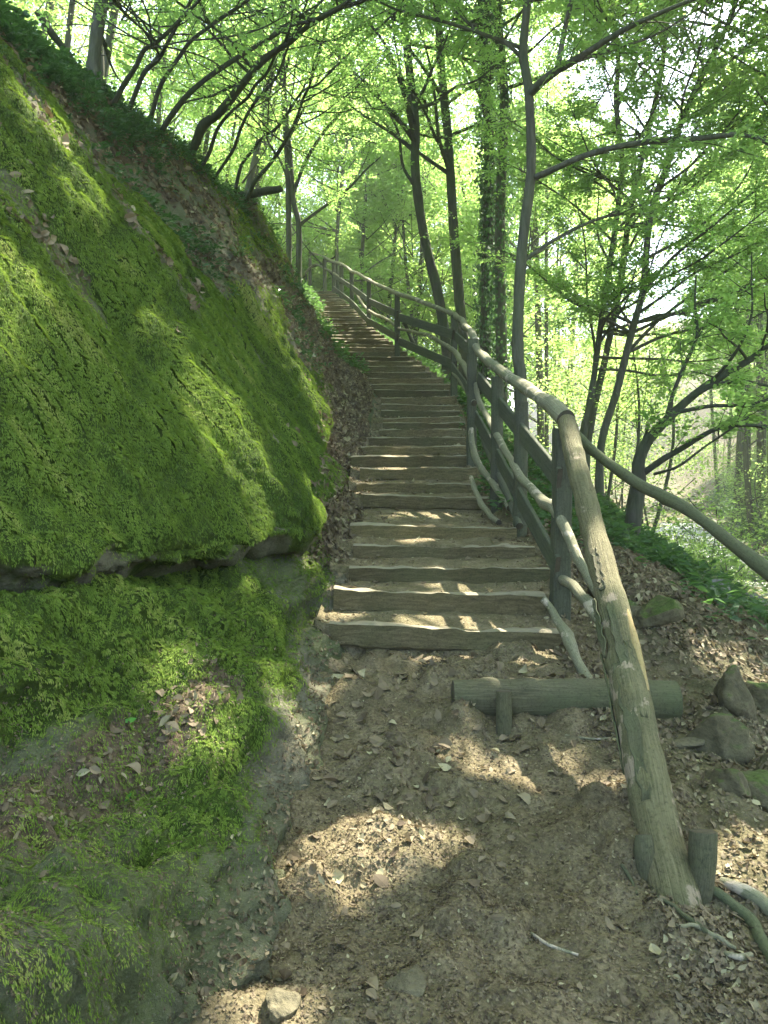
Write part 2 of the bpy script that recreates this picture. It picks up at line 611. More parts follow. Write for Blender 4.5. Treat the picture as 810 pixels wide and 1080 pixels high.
upy = np.array([398.5, 388, 368, 357, 344, 330.5, 318, 306.5, 303])
upl = np.array([383, 375, 359, 350, 344, 337, 329, 324, 316])
upr = np.array([464, 452, 422, 407, 391, 377, 364, 350, 341])
Y = 12.9
while Y < 23.9:
    ST.append((Y, np.interp(Y, upY, upy), np.interp(Y, upY, upy), np.interp(Y, upY, upl), np.interp(Y, upY, upr)))
    Y += .355
STEPS = []
for (Y, yl, yr, xl, xr) in ST:
    L, R = W(xl, yl, Y), W(xr, yr, Y)
    STEPS.append((L, R))
sY = np.array([s[0] for s in ST])
sZ = np.array([(a[2] + b[2]) / 2 for a, b in STEPS])
sXL = np.array([a[0] for a, b in STEPS])
sXR = np.array([b[0] for a, b in STEPS])
# centre-line ground height, left and right edge of the stair as functions of Y
gY = np.concatenate([[-30, 0, 2.1, 3.0, 3.95, 4.35, 4.97], sY[:5] + .12, [7.0, 7.5], sY[5:] + .12, [27, 34, 60]])
gZ = np.concatenate([[-1.2, -.1, 0, .10, .235, .315, .37], sZ[:5] - .075, [1.085, 1.12], sZ[5:] - .075, [sZ[-1] + .2, sZ[-1] + .1, sZ[-1] - 2]])


def zs(Y):
    return np.interp(Y, gY, gZ)


eY = np.concatenate([[0, 2.1, 3.5], sY, [30, 60]])
eX = np.concatenate([[.9, .95, 1.15], sXR, [-4.5, -8]])
lX = np.concatenate([[-.6, -.6, -.5], sXL, [-6, -10]])


def xe(Y):
    return np.interp(Y, eY, eX)


def xl_(Y):
    return np.interp(Y, eY, lX)


def xc(Y):      # stream centre
    return np.interp(Y, [0, 10, 15, 20, 38, 60], [7.3, 7.8, 8.3, 9.3, 14.2, 20])


def zc(Y):
    return np.interp(Y, [0, 10, 20, 38, 60], [-1.7, -1.5, -1.25, -.95, -.5])


def ground_z(x, Y, detail=True):
    x = np.asarray(x, float)
    Y = np.asarray(Y, float)
    base = zs(Y)
    e = xe(Y)
    c = xc(Y)
    hw = 1.6
    t = np.clip((x - e) / np.maximum(c - hw - e, .5), 0, 1)
    ex = np.interp(Y, [3, 5, 7, 9, 12, 20], [1.6, 1.44, 1.2, .92, .95, 1.0])
    zr = base + (zc(Y) - base) * np.power(np.maximum(t, 1e-6), ex)
    far = np.clip(x - c - hw, 0, None)
    zr = zr + np.where(far > 0, .42 * far ** 1.05 * np.clip(1 - far / 90, .35, 1), 0)
    dl = np.clip(xl_(Y) - x, 0, None)
    left = -np.clip(dl * .6, 0, .35) + np.where(Y > 26, .35 * dl, 0) * sstep(26, 34, Y)
    z = np.where(x > e, zr, base + left)
    z = z + np.where(Y > 30, (Y - 30) * .16, 0) * (sstep(0, 8, x - c) * .8 + .2)
    if detail:
        P = np.stack([x, Y, z * 0], -1)
        wild = sstep(.1, 1.2, x - e)
        on = 1 - sstep(5.0, 5.3, Y) * sstep(-.15, .05, x - xl_(Y)) * (1 - sstep(-.05, .1, x - e))   # quiet under the stairs
        near = 1 - sstep(10, 16, np.hypot(x, Y))
        z = z + on * (.065 * fbm(P * 1.1 + 5, 4) * (1 + wild) + .03 * fbm(P * 4.7, 5)) + wild * .12 * fbm(P * .6 + 9, 3)
        # stones and worn lumps pressed in the trodden earth
        for lx, ly, lr, lh in ((.12, 3.9, .17, .055), (.32, 4.05, .12, .05), (-.03, 3.66, .13, .04), (-.2, 4.35, .15, .05), (.02, 4.5, .12, .03), (-.1, 2.98, .3, .06), (.25, 3.5, .1, .03), (1.0, 2.46, .2, .07), (.45, 3.99, .13, .05), (.72, 4.0, .12, .03), (1.05, 4.0, .2, .05), (1.3, 4.02, .14, .05)):
            dd = np.hypot(x - lx, (Y - ly)) / lr + .35 * fbm(P * 7 + lx * 9, 2)
            z = z + lh * (1 - sstep(.35, 1.0, dd))
        lump = np.maximum(fbm(P * 3.1 + 31, 3) - .12, 0)
        z = z + on * near * .13 * lump + on * near * .014 * fbm(P * 15, 3)
    return z


def build_ground():
    ny, nx = 720, 620
    a = np.linspace(0, 1, ny)
    Yv = 1.2 * np.exp(a * math.log(140 / 1.2))
    Yv = np.concatenate([np.linspace(-12, 1.15, 60), Yv])
    b = np.linspace(-1, 1, nx)
    X = np.sign(b) * (np.abs(b) * 2.6 + np.abs(b) ** 5 * 100) + .5
    XX, YY = np.meshgrid(X, Yv)
    # follow view cone: widen x with distance so that pixels stay even
    k = np.clip(YY / 4.5, .55, 3.0)
    XX = (XX - .5) * k + .5
    Z = ground_z(XX, YY)
    V = np.stack([XX, YY, Z], -1)
    r, c = XX.shape
    i = np.arange(r - 1)[:, None] * c
    j = np.arange(c - 1)[None, :]
    Fq = np.stack([i + j, i + j + 1, i + c + j + 1, i + c + j], -1).reshape(-1, 4)
    wild = sstep(.05, .9, XX - xe(YY)) * .9 + .1 * sstep(8, 14, YY)
    o = make_obj('ground', V.reshape(-1, 3), Fq, M['soil'], attrs={'wild': wild.ravel()})
    tag(o, kind='structure')
    return V


GROUND = build_ground()

# ------------------------------------------------------------------ the mossy cliff
CL = [  # Y, 11 profile points (x,z): foot buried, foot, rock top, ledge back, wall, notch, lip, bulge, slope 1/3, 2/3, ridge
    (0.4, [(-.9, -.5), (-1.05, -.1), (-1.25, .35), (-2.6, .55), (-3.1, .95), (-3.5, 1.1), (-3.3, 1.22), (-3.3, 1.55), (-4.1, 2.7), (-5.0, 3.9), (-5.9, 5.0)]),
    (1.5, [(-.55, -.4), (-.72, -.06), (-.92, .40), (-2.1, .56), (-2.5, .95), (-2.95, 1.1), (-2.75, 1.2), (-2.75, 1.52), (-3.55, 2.7), (-4.45, 3.95), (-5.3, 5.05)]),
    (2.1, [(-.46, -.3), (-.60, .0), (-.74, .43), (-1.7, .56), (-2.1, .95), (-2.72, 1.1), (-2.3, 1.2), (-2.35, 1.5), (-3.2, 2.7), (-4.1, 3.95), (-5.0, 5.1)]),
    (2.38, [(-.40, -.3), (-.54, .03), (-.70, .40), (-1.5, .54), (-1.95, .95), (-2.58, 1.09), (-2.15, 1.2), (-2.2, 1.5), (-3.05, 2.72), (-3.95, 3.95), (-4.8, 5.12)]),
    (2.7, [(-.12, -.2), (-.30, .07), (-.64, .30), (-1.3, .52), (-1.75, .95), (-2.4, 1.08), (-1.95, 1.19), (-2.0, 1.5), (-2.9, 2.75), (-3.75, 3.95), (-4.6, 5.15)]),
    (3.3, [(-.32, -.1), (-.46, .14), (-.60, .38), (-.98, .52), (-1.3, .95), (-1.98, 1.06), (-1.5, 1.13), (-1.55, 1.42), (-2.5, 2.75), (-3.35, 3.95), (-4.2, 5.2)]),
    (4.0, [(-.28, .0), (-.42, .23), (-.55, .5), (-.72, .68), (-1.0, .93), (-1.62, 1.0), (-1.12, 1.06), (-1.16, 1.35), (-2.15, 2.75), (-3.0, 3.95), (-3.8, 5.2)]),
    (4.75, [(-.22, .1), (-.38, .34), (-.56, .6), (-.62, .76), (-.72, .89), (-1.2, .95), (-.74, 1.0), (-.73, 1.3), (-1.75, 2.7), (-2.65, 3.95), (-3.5, 5.2)]),
    (5.4, [(-.15, .3), (-.31, .56), (-.42, .72), (-.46, .82), (-.47, .9), (-.76, .95), (-.40, 1.0), (-.42, 1.3), (-1.4, 2.7), (-2.35, 3.95), (-3.3, 5.25)]),
    (6.0, [(-.1, .6), (-.27, .84), (-.4, .93), (-.42, 1.02), (-.44, 1.08), (-.47, 1.15), (-.46, 1.25), (-.48, 1.45), (-1.35, 2.75), (-2.3, 4.0), (-3.2, 5.3)]),
    (7.6, [(-.05, .9), (-.2, 1.1), (-.32, 1.2), (-.4, 1.27), (-.44, 1.35), (-.48, 1.45), (-.52, 1.58), (-.57, 1.8), (-1.4, 2.98), (-2.3, 4.2), (-3.2, 5.5)]),
    (9.3, [(0, 1.6), (-.2, 1.86), (-.3, 1.95), (-.42, 2.03), (-.5, 2.13), (-.58, 2.25), (-.64, 2.38), (-.74, 2.58), (-1.42, 3.6), (-2.2, 4.62), (-3.0, 5.65)]),
    (11.5, [(.1, 2.3), (-.13, 2.58), (-.32, 2.70), (-.47, 2.83), (-.6, 2.97), (-.74, 3.13), (-.88, 3.3), (-1.05, 3.55), (-1.58, 4.3), (-2.08, 5.05), (-2.55, 5.8)]),
    (13.5, [(-.35, 3.0), (-.58, 3.3), (-.74, 3.43), (-.88, 3.57), (-1.0, 3.72), (-1.12, 3.9), (-1.25, 4.1), (-1.4, 4.35), (-1.65, 4.85), (-1.92, 5.35), (-2.22, 5.85)]),
    (16, [(-.95, 3.9), (-1.2, 4.2), (-1.33, 4.35), (-1.43, 4.48), (-1.53, 4.62), (-1.62, 4.77), (-1.71, 4.92), (-1.8, 5.08), (-1.97, 5.38), (-2.12, 5.66), (-2.3, 5.95)]),
    (18, [(-1.2, 4.6), (-1.45, 4.92), (-1.57, 5.05), (-1.67, 5.15), (-1.76, 5.26), (-1.85, 5.36), (-1.94, 5.48), (-2.03, 5.6), (-2.15, 5.76), (-2.28, 5.92), (-2.42, 6.08)]),
    (21, [(-1.75, 5.65), (-1.98, 5.95), (-2.1, 6.05), (-2.2, 6.13), (-2.3, 6.2), (-2.4, 6.27), (-2.5, 6.35), (-2.6, 6.43), (-2.75, 6.52), (-2.9, 6.62), (-3.05, 6.72)]),
    (24, [(-2.3, 6.5), (-2.6, 6.78), (-2.75, 6.85), (-2.9, 6.9), (-3.0, 6.95), (-3.1, 7.0), (-3.2, 7.06), (-3.3, 7.12), (-3.5, 7.2), (-3.7, 7.3), (-3.9, 7.4)]),
    (30, [(-4.2, 6.8), (-4.6, 7.2), (-4.8, 7.3), (-5, 7.4), (-5.2, 7.5), (-5.4, 7.6), (-5.6, 7.7), (-5.8, 7.8), (-6.1, 8.0), (-6.5, 8.2), (-6.9, 8.4)]),
    (46, [(-8, 6.8), (-8.5, 7.2), (-9, 7.4), (-9.5, 7.6), (-10, 7.8), (-10.5, 8), (-11, 8.2), (-11.5, 8.4), (-12, 8.7), (-12.5, 9), (-13, 9.3)])]


def pchip(x, y, xq):
    x = np.asarray(x, float)
    y = np.asarray(y, float)
    h = np.diff(x)
    d = np.diff(y, axis=0) / h[:, None]
    m = np.zeros_like(y)
    m[0], m[-1] = d[0], d[-1]
    w1 = (2 * h[1:] + h[:-1])[:, None]
    w2 = (h[1:] + 2 * h[:-1])[:, None]
    ok = (d[1:] * d[:-1]) > 0
    with np.errstate(divide='ignore', invalid='ignore'):
        mm = (w1 + w2) / (w1 / d[:-1] + w2 / d[1:])
    m[1:-1] = np.where(ok, mm, 0)
    k = np.clip(np.searchsorted(x, xq, side='right') - 1, 0, len(x) - 2)
    u = ((xq - x[k]) / h[k])[:, None]
    H = h[k][:, None]
    return ((2 * u**3 - 3 * u**2 + 1) * y[k] + (u**3 - 2 * u**2 + u) * H * m[k] + (-2 * u**3 + 3 * u**2) * y[k + 1] + (u**3 - u**2) * H * m[k + 1])


def build_cliff():
    nY = 760
    a = np.linspace(0, 1, nY)
    Yv = .45 * np.exp(a * math.log(44 / .45))
    st_Y = np.array([c[0] for c in CL])
    prof = []
    for Yk, p in CL:
        p = list(p)
        rx, rz = p[-1]
        p.append((rx - .9, rz + .22))
        p.append((rx - 3.5, rz + 1.2))
        p.append((rx - 22, rz + 9))
        prof.append(np.array(p).ravel())
    prof = np.array(prof)
    PV = pchip(st_Y, prof, Yv).reshape(nY, -1, 2)
    segs = [8, 22, 34, 30, 18, 16, 26, 84, 84, 84, 18, 22, 26]
    T = np.concatenate([np.linspace(k, k + 1, n, endpoint=False) for k, n in enumerate(segs)] + [[len(segs)]])
    K = PV.shape[1]
    # smooth interpolation across the profile
    k = np.clip(np.floor(T).astype(int), 0, K - 2)
    u = (T - k)[None, :, None]
    g = lambda q: PV[:, np.clip(q, 0, K - 1), :]
    p0, p1, p2, p3 = g(k - 1), g(k), g(k + 1), g(k + 2)
    C = .5 * (2 * p1 + (p2 - p0) * u + (2 * p0 - 5 * p1 + 4 * p2 - p3) * u**2 + (3 * p1 - 3 * p2 + p3 - p0) * u**3)
    lin = p1 * (1 - u) + p2 * u
    C = C * .8 + lin * .2
    V = np.stack([C[..., 0], np.repeat(Yv[:, None], len(T), 1), C[..., 1]], -1)
    TT = np.repeat(T[None, :], nY, 0)
    YY = V[..., 1]
    # rough noise base
    du = np.gradient(V, axis=0)
    dv = np.gradient(V, axis=1)
    N = nrm(np.cross(dv, du))
    N = np.where(N[..., 0:1] * .5 + N[..., 2:3] < -10, -N, N)
    if N[300, 200, 0] < 0:
        N = -N
    slope = sstep(6.6, 7.3, TT)
    low = 1 - sstep(6.2, 7.0, TT)
    amp = np.clip(YY / 3.0, .5, 1.6)
    d = (.13 - .07 * slope) * fbm(V * .75 + 3, 4) * amp
    warp = .16 * fbm(V * 1.1 + 40, 3)
    q = np.stack([YY * 1.7 + warp * 1.5, TT * .3, TT * 0 + 2], -1)
    rib = fbm(q, 4)
    q2 = np.stack([YY * 6.0 + warp * 4, TT * .8, TT * 0 + 7], -1)
    rib2 = fbm(q2, 3)
    d = d + slope * (.06 * (.35 - np.abs(rib)) * amp + .032 * rib2)
    # cushions of moss
    bil = 1 - np.abs(fbm(np.stack([YY * 9 + warp * 5, TT * 2.6, TT * 0 + 11], -1), 3))
    d = d + slope * .04 * (bil - .5)
    d = d + .018 * fbm(V * 17 + 1, 4) + low * (.022 * (.4 - np.abs(fbm(V * 9 + 8, 4))) + .012 * fbm(V * 31, 2))
    # broken bedding in the lower rock
    near = 1 - sstep(5.6, 6.8, YY)
    strat = fbm(np.stack([V[..., 0] * 1.2, YY * 1.2, V[..., 2] * 7 + .8 * fbm(V * 1.6, 2)], -1), 3)
    blocky = np.round(fbm(V * 2.1 + 22, 2) * 3) / 3
    d = d + low * near * (.085 * strat + .05 * blocky + .05 * fbm(V * 5 + 2, 4) * (.6 + .8 * np.exp(-((TT - 6) / 1.0) ** 2)))
    far = sstep(10.6, 12, TT)
    d = d + (1 - sstep(2.6, 3.4, YY)) * (1 - sstep(3, 4, TT)) * (.07 * fbm(V * 3.6 + 4, 4) + .09 * np.round(fbm(V * np.array([2.2, 2.2, 3.5]) + 44, 2) * 3.5) / 3.5 + .03 * (.4 - np.abs(fbm(V * 6.5 + 18, 3))))
    d = d + far * .35 * fbm(V * .5, 3)
    # never bulge onto the stairs
    foot = sstep(.8, 2.2, TT)
    stair = sstep(5.4, 6.2, YY)
    d = d * (1 - stair * (1 - foot) * .8)
    V = V + N * d[..., None]
    lipw = near * np.exp(-((TT - 5.8) / .9) ** 2)
    V[..., 2] += lipw * (.10 * fbm(np.stack([YY * 1.25 + 4, YY * 0, YY * 0], -1), 3) + .09 * np.exp(-((YY - 4.85) / .35) ** 2))
    # ----- cover masks
    n1 = fbm(V * 1.4 + 50, 4)
    n2 = fbm(V * 4.2 + 60, 3)
    moss_s = sstep(6.0, 6.5, TT + .45 * n2) * (1 - sstep(9.35, 9.95, TT + .5 * n1 - .25 * sstep(3, 6, YY) * 0))
    ymax = np.interp(TT, [6.5, 7, 8, 8.5, 9, 9.5, 10], [10.2, 9.8, 8.7, 7.7, 6.9, 6.1, 5.6])
    fade = 1 - sstep(-.35, .35, YY - ymax + .55 * n1)
    strip = np.exp(-((YY - 12.6 + .6 * n1) / 2.7) ** 4) * sstep(7.7, 8.5, TT + .4 * n2) * (1 - sstep(9.8, 10.3, TT)) * (.65 + .5 * n2)
    up_dark = sstep(5, 8, YY) * sstep(8.6, 9.4, TT - .12 * (8 - YY))
    moss_s = np.maximum(moss_s * fade, .85 * strip)
    moss_l = near * sstep(1.25, 2.2, TT) * (1 - sstep(5.0, 5.6, TT)) * (.58 + .75 * n1 + .5 * sstep(3, 3.4, TT) * (1 - sstep(3.2, 3.6, YY)) + .12 * n2 * (YY < 2.9))
    moss_l = np.maximum(moss_l, near * sstep(2.95, 3.3, TT) * (1 - sstep(4.9, 5.3, TT)) * (YY < 3.7) * (.75 + .35 * n2))
    lipbare = np.exp(-((TT - 6.15) / .40) ** 2)
    moss = moss_s * (.88 + .25 * n1) + moss_l
    moss = moss * (1 - .5 * lipbare * sstep(-.1, .4, n2 + .8 * n1))
    moss = np.maximum(moss, .62 * near * sstep(5.3, 5.8, TT) * (1 - sstep(6.6, 7, TT)) * sstep(-.55, .45, n2 - .3 * n1))
    thin = sstep(.24, .55, fbm(np.stack([YY * 2.6, TT * 1.1, TT * 0 + 31], -1), 4)) * slope
    moss = moss * (1 - .75 * thin)
    # bare rock patches with dead leaves caught on them
    litter = .45 * thin * (n2 > -.2) * near
    for (px, py, Yp, r) in ((0, 345, 4.6, .30), (150, 385, 5.2, .30), (170, 440, 5.0, .22), (245, 500, 5.1, .16), (110, 365, 5.0, .2), (60, 330, 5.0, .12), (200, 300, 6.3, .16)):
        c = W(px, py, Yp)
        dd = np.linalg.norm((V - c) * np.array([1, 1, .8]), axis=-1) + .10 * n2
        kx = 1 - sstep(r * .4, r, dd)
        moss = moss * (1 - kx)
        litter = np.maximum(litter, kx * .55)
    gully = stair * sstep(1, 1.3, TT) * (1 - sstep(6.2, 7.3, TT + .5 * n2))
    gully = np.maximum(gully, sstep(8.5, 11, YY) * sstep(1, 1.3, TT) * (1 - sstep(7.6, 8.6, TT + .8 * n1)))
    ledge = 1.35 * near * np.exp(-((TT - 2.75) / .5) ** 2) * (YY < 3.6) * (.6 + .6 * n1)
    band = sstep(9.0, 9.7, TT + .4 * n1) * .7
    upper = sstep(5.5, 6.5, YY) * (1 - fade) * sstep(6.5, 7, TT) * (1 - sstep(10.3, 11, TT)) * (1 - .8 * strip) * (.32 + .5 * n2)
    litter = np.clip(np.maximum.reduce([litter, gully, ledge, upper, band * (1 - moss)]), 0, 1)
    moss = np.clip(moss * (1 - .9 * gully) * (1 - .6 * ledge), 0, 1.1)
    green = np.clip(np.maximum(sstep(9.3, 9.9, TT + .35 * n1), .8 * upper * sstep(-.25, .2, n1)), 0, 1) * (1 - sstep(11.2, 12.2, TT))
    r, c = TT.shape
    i = np.arange(r - 1)[:, None] * c
    j = np.arange(c - 1)[None, :]
    Fq = np.stack([i + j, i + c + j, i + c + j + 1, i + j + 1], -1).reshape(-1, 4)
    o = make_obj('cliff', V.reshape(-1, 3), Fq, M['cliff'], attrs={'moss': moss.ravel(), 'litter': litter.ravel()})
    tag(o, kind='structure')
    return V, moss, litter, green, TT


CV, CMOSS, CLIT, CGREEN, CTT = build_cliff()


def sample_grid(V, wgt, n, r=rng):
    """random points on a grid surface, weighted; returns points, normals, down-slope directions, grid ids"""
    q = V[:-1, :-1]
    a = V[1:, :-1] - q
    b = V[:-1, 1:] - q
    cr = np.cross(a, b)
    ar = np.linalg.norm(cr, axis=-1)
    w = (ar * wgt[:-1, :-1]).ravel()
    w = w / w.sum()
    idx = np.searchsorted(np.cumsum(w), r.random(n))
    idx = np.clip(idx, 0, len(w) - 1)
    u, v = r.random(n)[:, None], r.random(n)[:, None]
    A, B, Q = a.reshape(-1, 3)[idx], b.reshape(-1, 3)[idx], q.reshape(-1, 3)[idx]
    P = Q + A * u + B * v
    N = nrm(cr.reshape(-1, 3)[idx])
    N = np.where(N[:, 2:3] * 1.0 + N[:, 0:1] * .3 < 0, -N, N)
    down = np.array([0, 0, -1.0]) - N * (-N[:, 2:3])
    return P, N, nrm(down), idx


def cam_w(V, p=1.6):
    """more samples where things are near, roughly even on screen"""
    d = np.linalg.norm(V - EYE, axis=-1)
    return 1 / np.maximum(d, 1.2) ** p


def in_view(V, m=.12):
    d = V - EYE
    z = d[..., 1] * CP - d[..., 2] * SP
    x = d[..., 0]
    y = d[..., 1] * SP + d[..., 2] * CP
    return ((z > .5) & (np.abs(x) < z * (.5 + m) + .3) & (np.abs(y) < z * (.666 + m) + .3)).astype(float)


VIEWC = in_view(CV) * .95 + .05
VIEWG = in_view(GROUND) * .97 + .03

# ------------------------------------------------------------------ moss strands
def build_moss():
    n = 1000000
    wgt = np.clip(CMOSS, 0, 1) ** 1.3 * cam_w(CV, 1.5) * VIEWC
    wgt = wgt * (CTT > 1.2) * (CV[..., 1] < 17)
    P, N, Dn, idx = sample_grid(CV, wgt, n)
    T = CTT[:-1, :-1].ravel()[idx]
    # cushions: long down the dip on the slope, rounder on the low rock
    on = sstep(6.3, 7.2, T)[:, None]
    dist = np.linalg.norm(P - EYE, axis=1)
    k = (1 / np.clip(dist / 5, .6, 2.2))[:, None]
    s_ = (P[:, 2] * 1.25)
    slopeq = np.stack([P[:, 1] * 21 + 1.2 * s_, s_ * 5.0, P[:, 0] * 1.0], -1)
    q = np.where(on > .5, slopeq, P * 19) * k
    cu = fbm(q, 3)
    big = fbm(np.stack([P[:, 1] * 4.2, s_ * 1.3, P[:, 0] * .5], -1) + 70, 3)
    c = sstep(-.6, .5, cu + .2 * big)
    keep = rng.random(n) < (.45 + .55 * c)
    P, N, Dn, c, big, dist = P[keep], N[keep], Dn[keep], c[keep], big[keep], dist[keep]
    n = len(P)
    print('moss strands', n)
    P = P + N * (c * .020 * np.clip(dist / 5, .5, 2))[:, None]
    L = rng.uniform(.010, .027, n) * np.clip(dist / 5, .5, 2.0)
    Wd = L * rng.uniform(.18, .34, n)
    D = nrm(Dn * rng.uniform(.6, 1.4, n)[:, None] + N * rng.uniform(.05, .6, n)[:, None] + rand_unit(n) * .36)
    up = nrm(N + rand_unit(n) * .4)
    V, Fq = quads_leaf(P + D * (L * .35)[:, None], D, up, L, Wd)
    streak = fbm(np.stack([P[:, 1] * 7.5 + 1.0 * P[:, 2], P[:, 2] * .9, P[:, 0] * .4], -1) + 5, 3)
    t = np.clip(.36 + .26 * c + .16 * big + .42 * streak + rng.normal(0, .12, n), 0, 1)
    o = make_obj('moss', V, Fq, M['moss_blade'], smooth=False, face_attrs={'tint': t})
    tag(o, 'shaggy bright green moss coating the sloping rock face', 'moss', kind='stuff')


build_moss()


# ------------------------------------------------------------------ dead leaves
def curled(C, D, N, L, Wd, curl, cup):
    """dead leaf of 2x4 quads, curled; returns V,F"""
    n = len(C)
    D = nrm(D)
    S = nrm(np.cross(D, N))
    N = np.cross(S, D)
    rows = np.array([-.5, -.25, 0.02, .28, .5])
    wid = np.array([.06, .42, .5, .33, .02])
    Vs = []
    for k in range(5):
        u = rows[k]
        c = C + D * (L * u)[:, None] + N * (L * curl * (u * u * 2.2))[:, None]
        jit = rng.uniform(.72, 1.18, (n, 1))
        jit2 = rng.uniform(.72, 1.18, (n, 1))
        w = Wd[:, None] * wid[k]
        Vs += [c + S * w * jit + N * (w * cup[:, None]), c, c - S * w * jit2 + N * (w * cup[:, None])]
    V = np.stack(Vs, 1)
    base = (np.arange(n) * 15)[:, None]
    f = []
    for k in range(4):
        for s in (0, 1):
            i = k * 3 + s
            f.append(np.stack([i + base[:, 0], i + 1 + base[:, 0], i + 4 + base[:, 0], i + 3 + base[:, 0]], -1))
    return V.reshape(-1, 3), np.stack(f, 1).reshape(-1, 4)


def litter_from(grid, wgt, n, smin, smax, mb, tmean=.5, lift=.006, tilt=.35, r=rng):
    P, N, Dn, idx = sample_grid(grid, wgt, n)
    L = r.uniform(smin, smax, n) * np.where(r.random(n) < .15, 1.4, 1)
    if smax > .03:
        L = L * np.clip(np.linalg.norm(P - EYE, axis=1) / 5.5, .5, 1.15)
    D = rand_unit(n)
    D = nrm(D - N * (D * N).sum(1, keepdims=True))
    N2 = nrm(N + rand_unit(n) * tilt)
    D = nrm(D - N2 * (D * N2).sum(1, keepdims=True))
    V, Fq = curled(P + N * (lift + L * .12)[:, None], D, N2, L, L * r.uniform(.4, .75, n), r.uniform(-.5, .9, n), r.uniform(-.5, .9, n))
    t = np.clip(r.normal(tmean, .24, n), 0, 1)
    mb[0].append(V)
    mb[1].append(Fq + mb[2][0])
    mb[3].append(np.repeat(t, 8))
    mb[2][0] += len(V)


def build_litter():
    mb = ([], [], [0], [])
    gx, gy = GROUND[..., 0], GROUND[..., 1]
    stair_zone = (gy > 4.95) & (gx > xl_(gy) - .05) & (gx < xe(gy) + .05)
    n1 = fbm(GROUND * np.array([1, 1, 0]) * 1.5 + 3, 3)
    n2 = fbm(GROUND * np.array([1, 1, 0]) * .9 + 13, 3)
    under = gx < np.interp(gy, [c[0] for c in CL], [c[1][1][0] for c in CL]) - .1
    okg = (~stair_zone) & (~under) & (gy > .8) & (gy < 16)
    path = okg & (gx < xe(gy) + .2) & (gy < 5.2)
    wild = okg & (gx > xe(gy) - .1) & (gx < 5)
    wv = cam_w(GROUND, 1.4) * VIEWG
    # chips and crumbs on the path
    litter_from(GROUND, path * wv * (1 + n1).clip(.15, 2), 42000, .004, .016, mb, .36, .001, .5)
    litter_from(GROUND, path * wv * (.8 + 1.2 * n2).clip(.03, 2.2), 720, .03, .10, mb, .5, .003, .35)
    # leaves on the open slope right of the stairs
    litter_from(GROUND, wild * cam_w(GROUND, 1.8) * VIEWG * (1.1 + n1).clip(.1, 2), 24000, .02, .06, mb, .5, .004, .5)
    litter_from(GROUND, wild * wv, 16000, .008, .025, mb, .5, .002, .5)
    # the gully beside the stairs, ledges and caught patches
    wl = CLIT ** 1.5 * VIEWC * (CTT > 1) * (CTT < 7.9)
    litter_from(CV, wl * cam_w(CV, 1.5) * (CV[..., 1] > 4.9) * (CV[..., 1] < 20), 19000, .025, .06, mb, .55, .006, .65)
    litter_from(CV, wl * (CV[..., 1] < 4.9) * cam_w(CV, .6), 1500, .012, .034, mb, .5, .004, .7)
    litter_from(CV, wl ** 2 * (CV[..., 1] < 4.9) * cam_w(CV, .6), 380, .04, .085, mb, .5, .006, .75)
    litter_from(CV, CLIT * VIEWC * (CTT > 8) * (CTT < 10.6) * (CV[..., 1] < 18), 7000, .035, .08, mb, .45, .006, .6)
    # crumbs on the front rock
    litter_from(CV, (CV[..., 1] < 4.2) * (CTT > 1.05) * (CTT < 3.6) * VIEWC * cam_w(CV, 1.4) * (.25 + np.clip(fbm(CV * 3.2 + 5, 3), 0, 1) * 1.6), 12000, .004, .014, mb, .42, .001, .5)
    # drifts at the foot of the cliff and against the bottom step
    foot = np.exp(-((CTT - 1.2) / .35) ** 2) * VIEWC * (CV[..., 1] > 2.0) * (CV[..., 1] < 5.3)
    litter_from(CV, foot, 1300, .010, .03, mb, .5, .003, .7)
    o = make_obj('leaf_litter', np.concatenate(mb[0]), np.concatenate(mb[1]), M['litter'], smooth=False, face_attrs={'tint': np.concatenate(mb[3])})
    tag(o, 'brown dead leaves and crumbs scattered over path, gully and slope', 'leaf litter', kind='stuff')


build_litter()

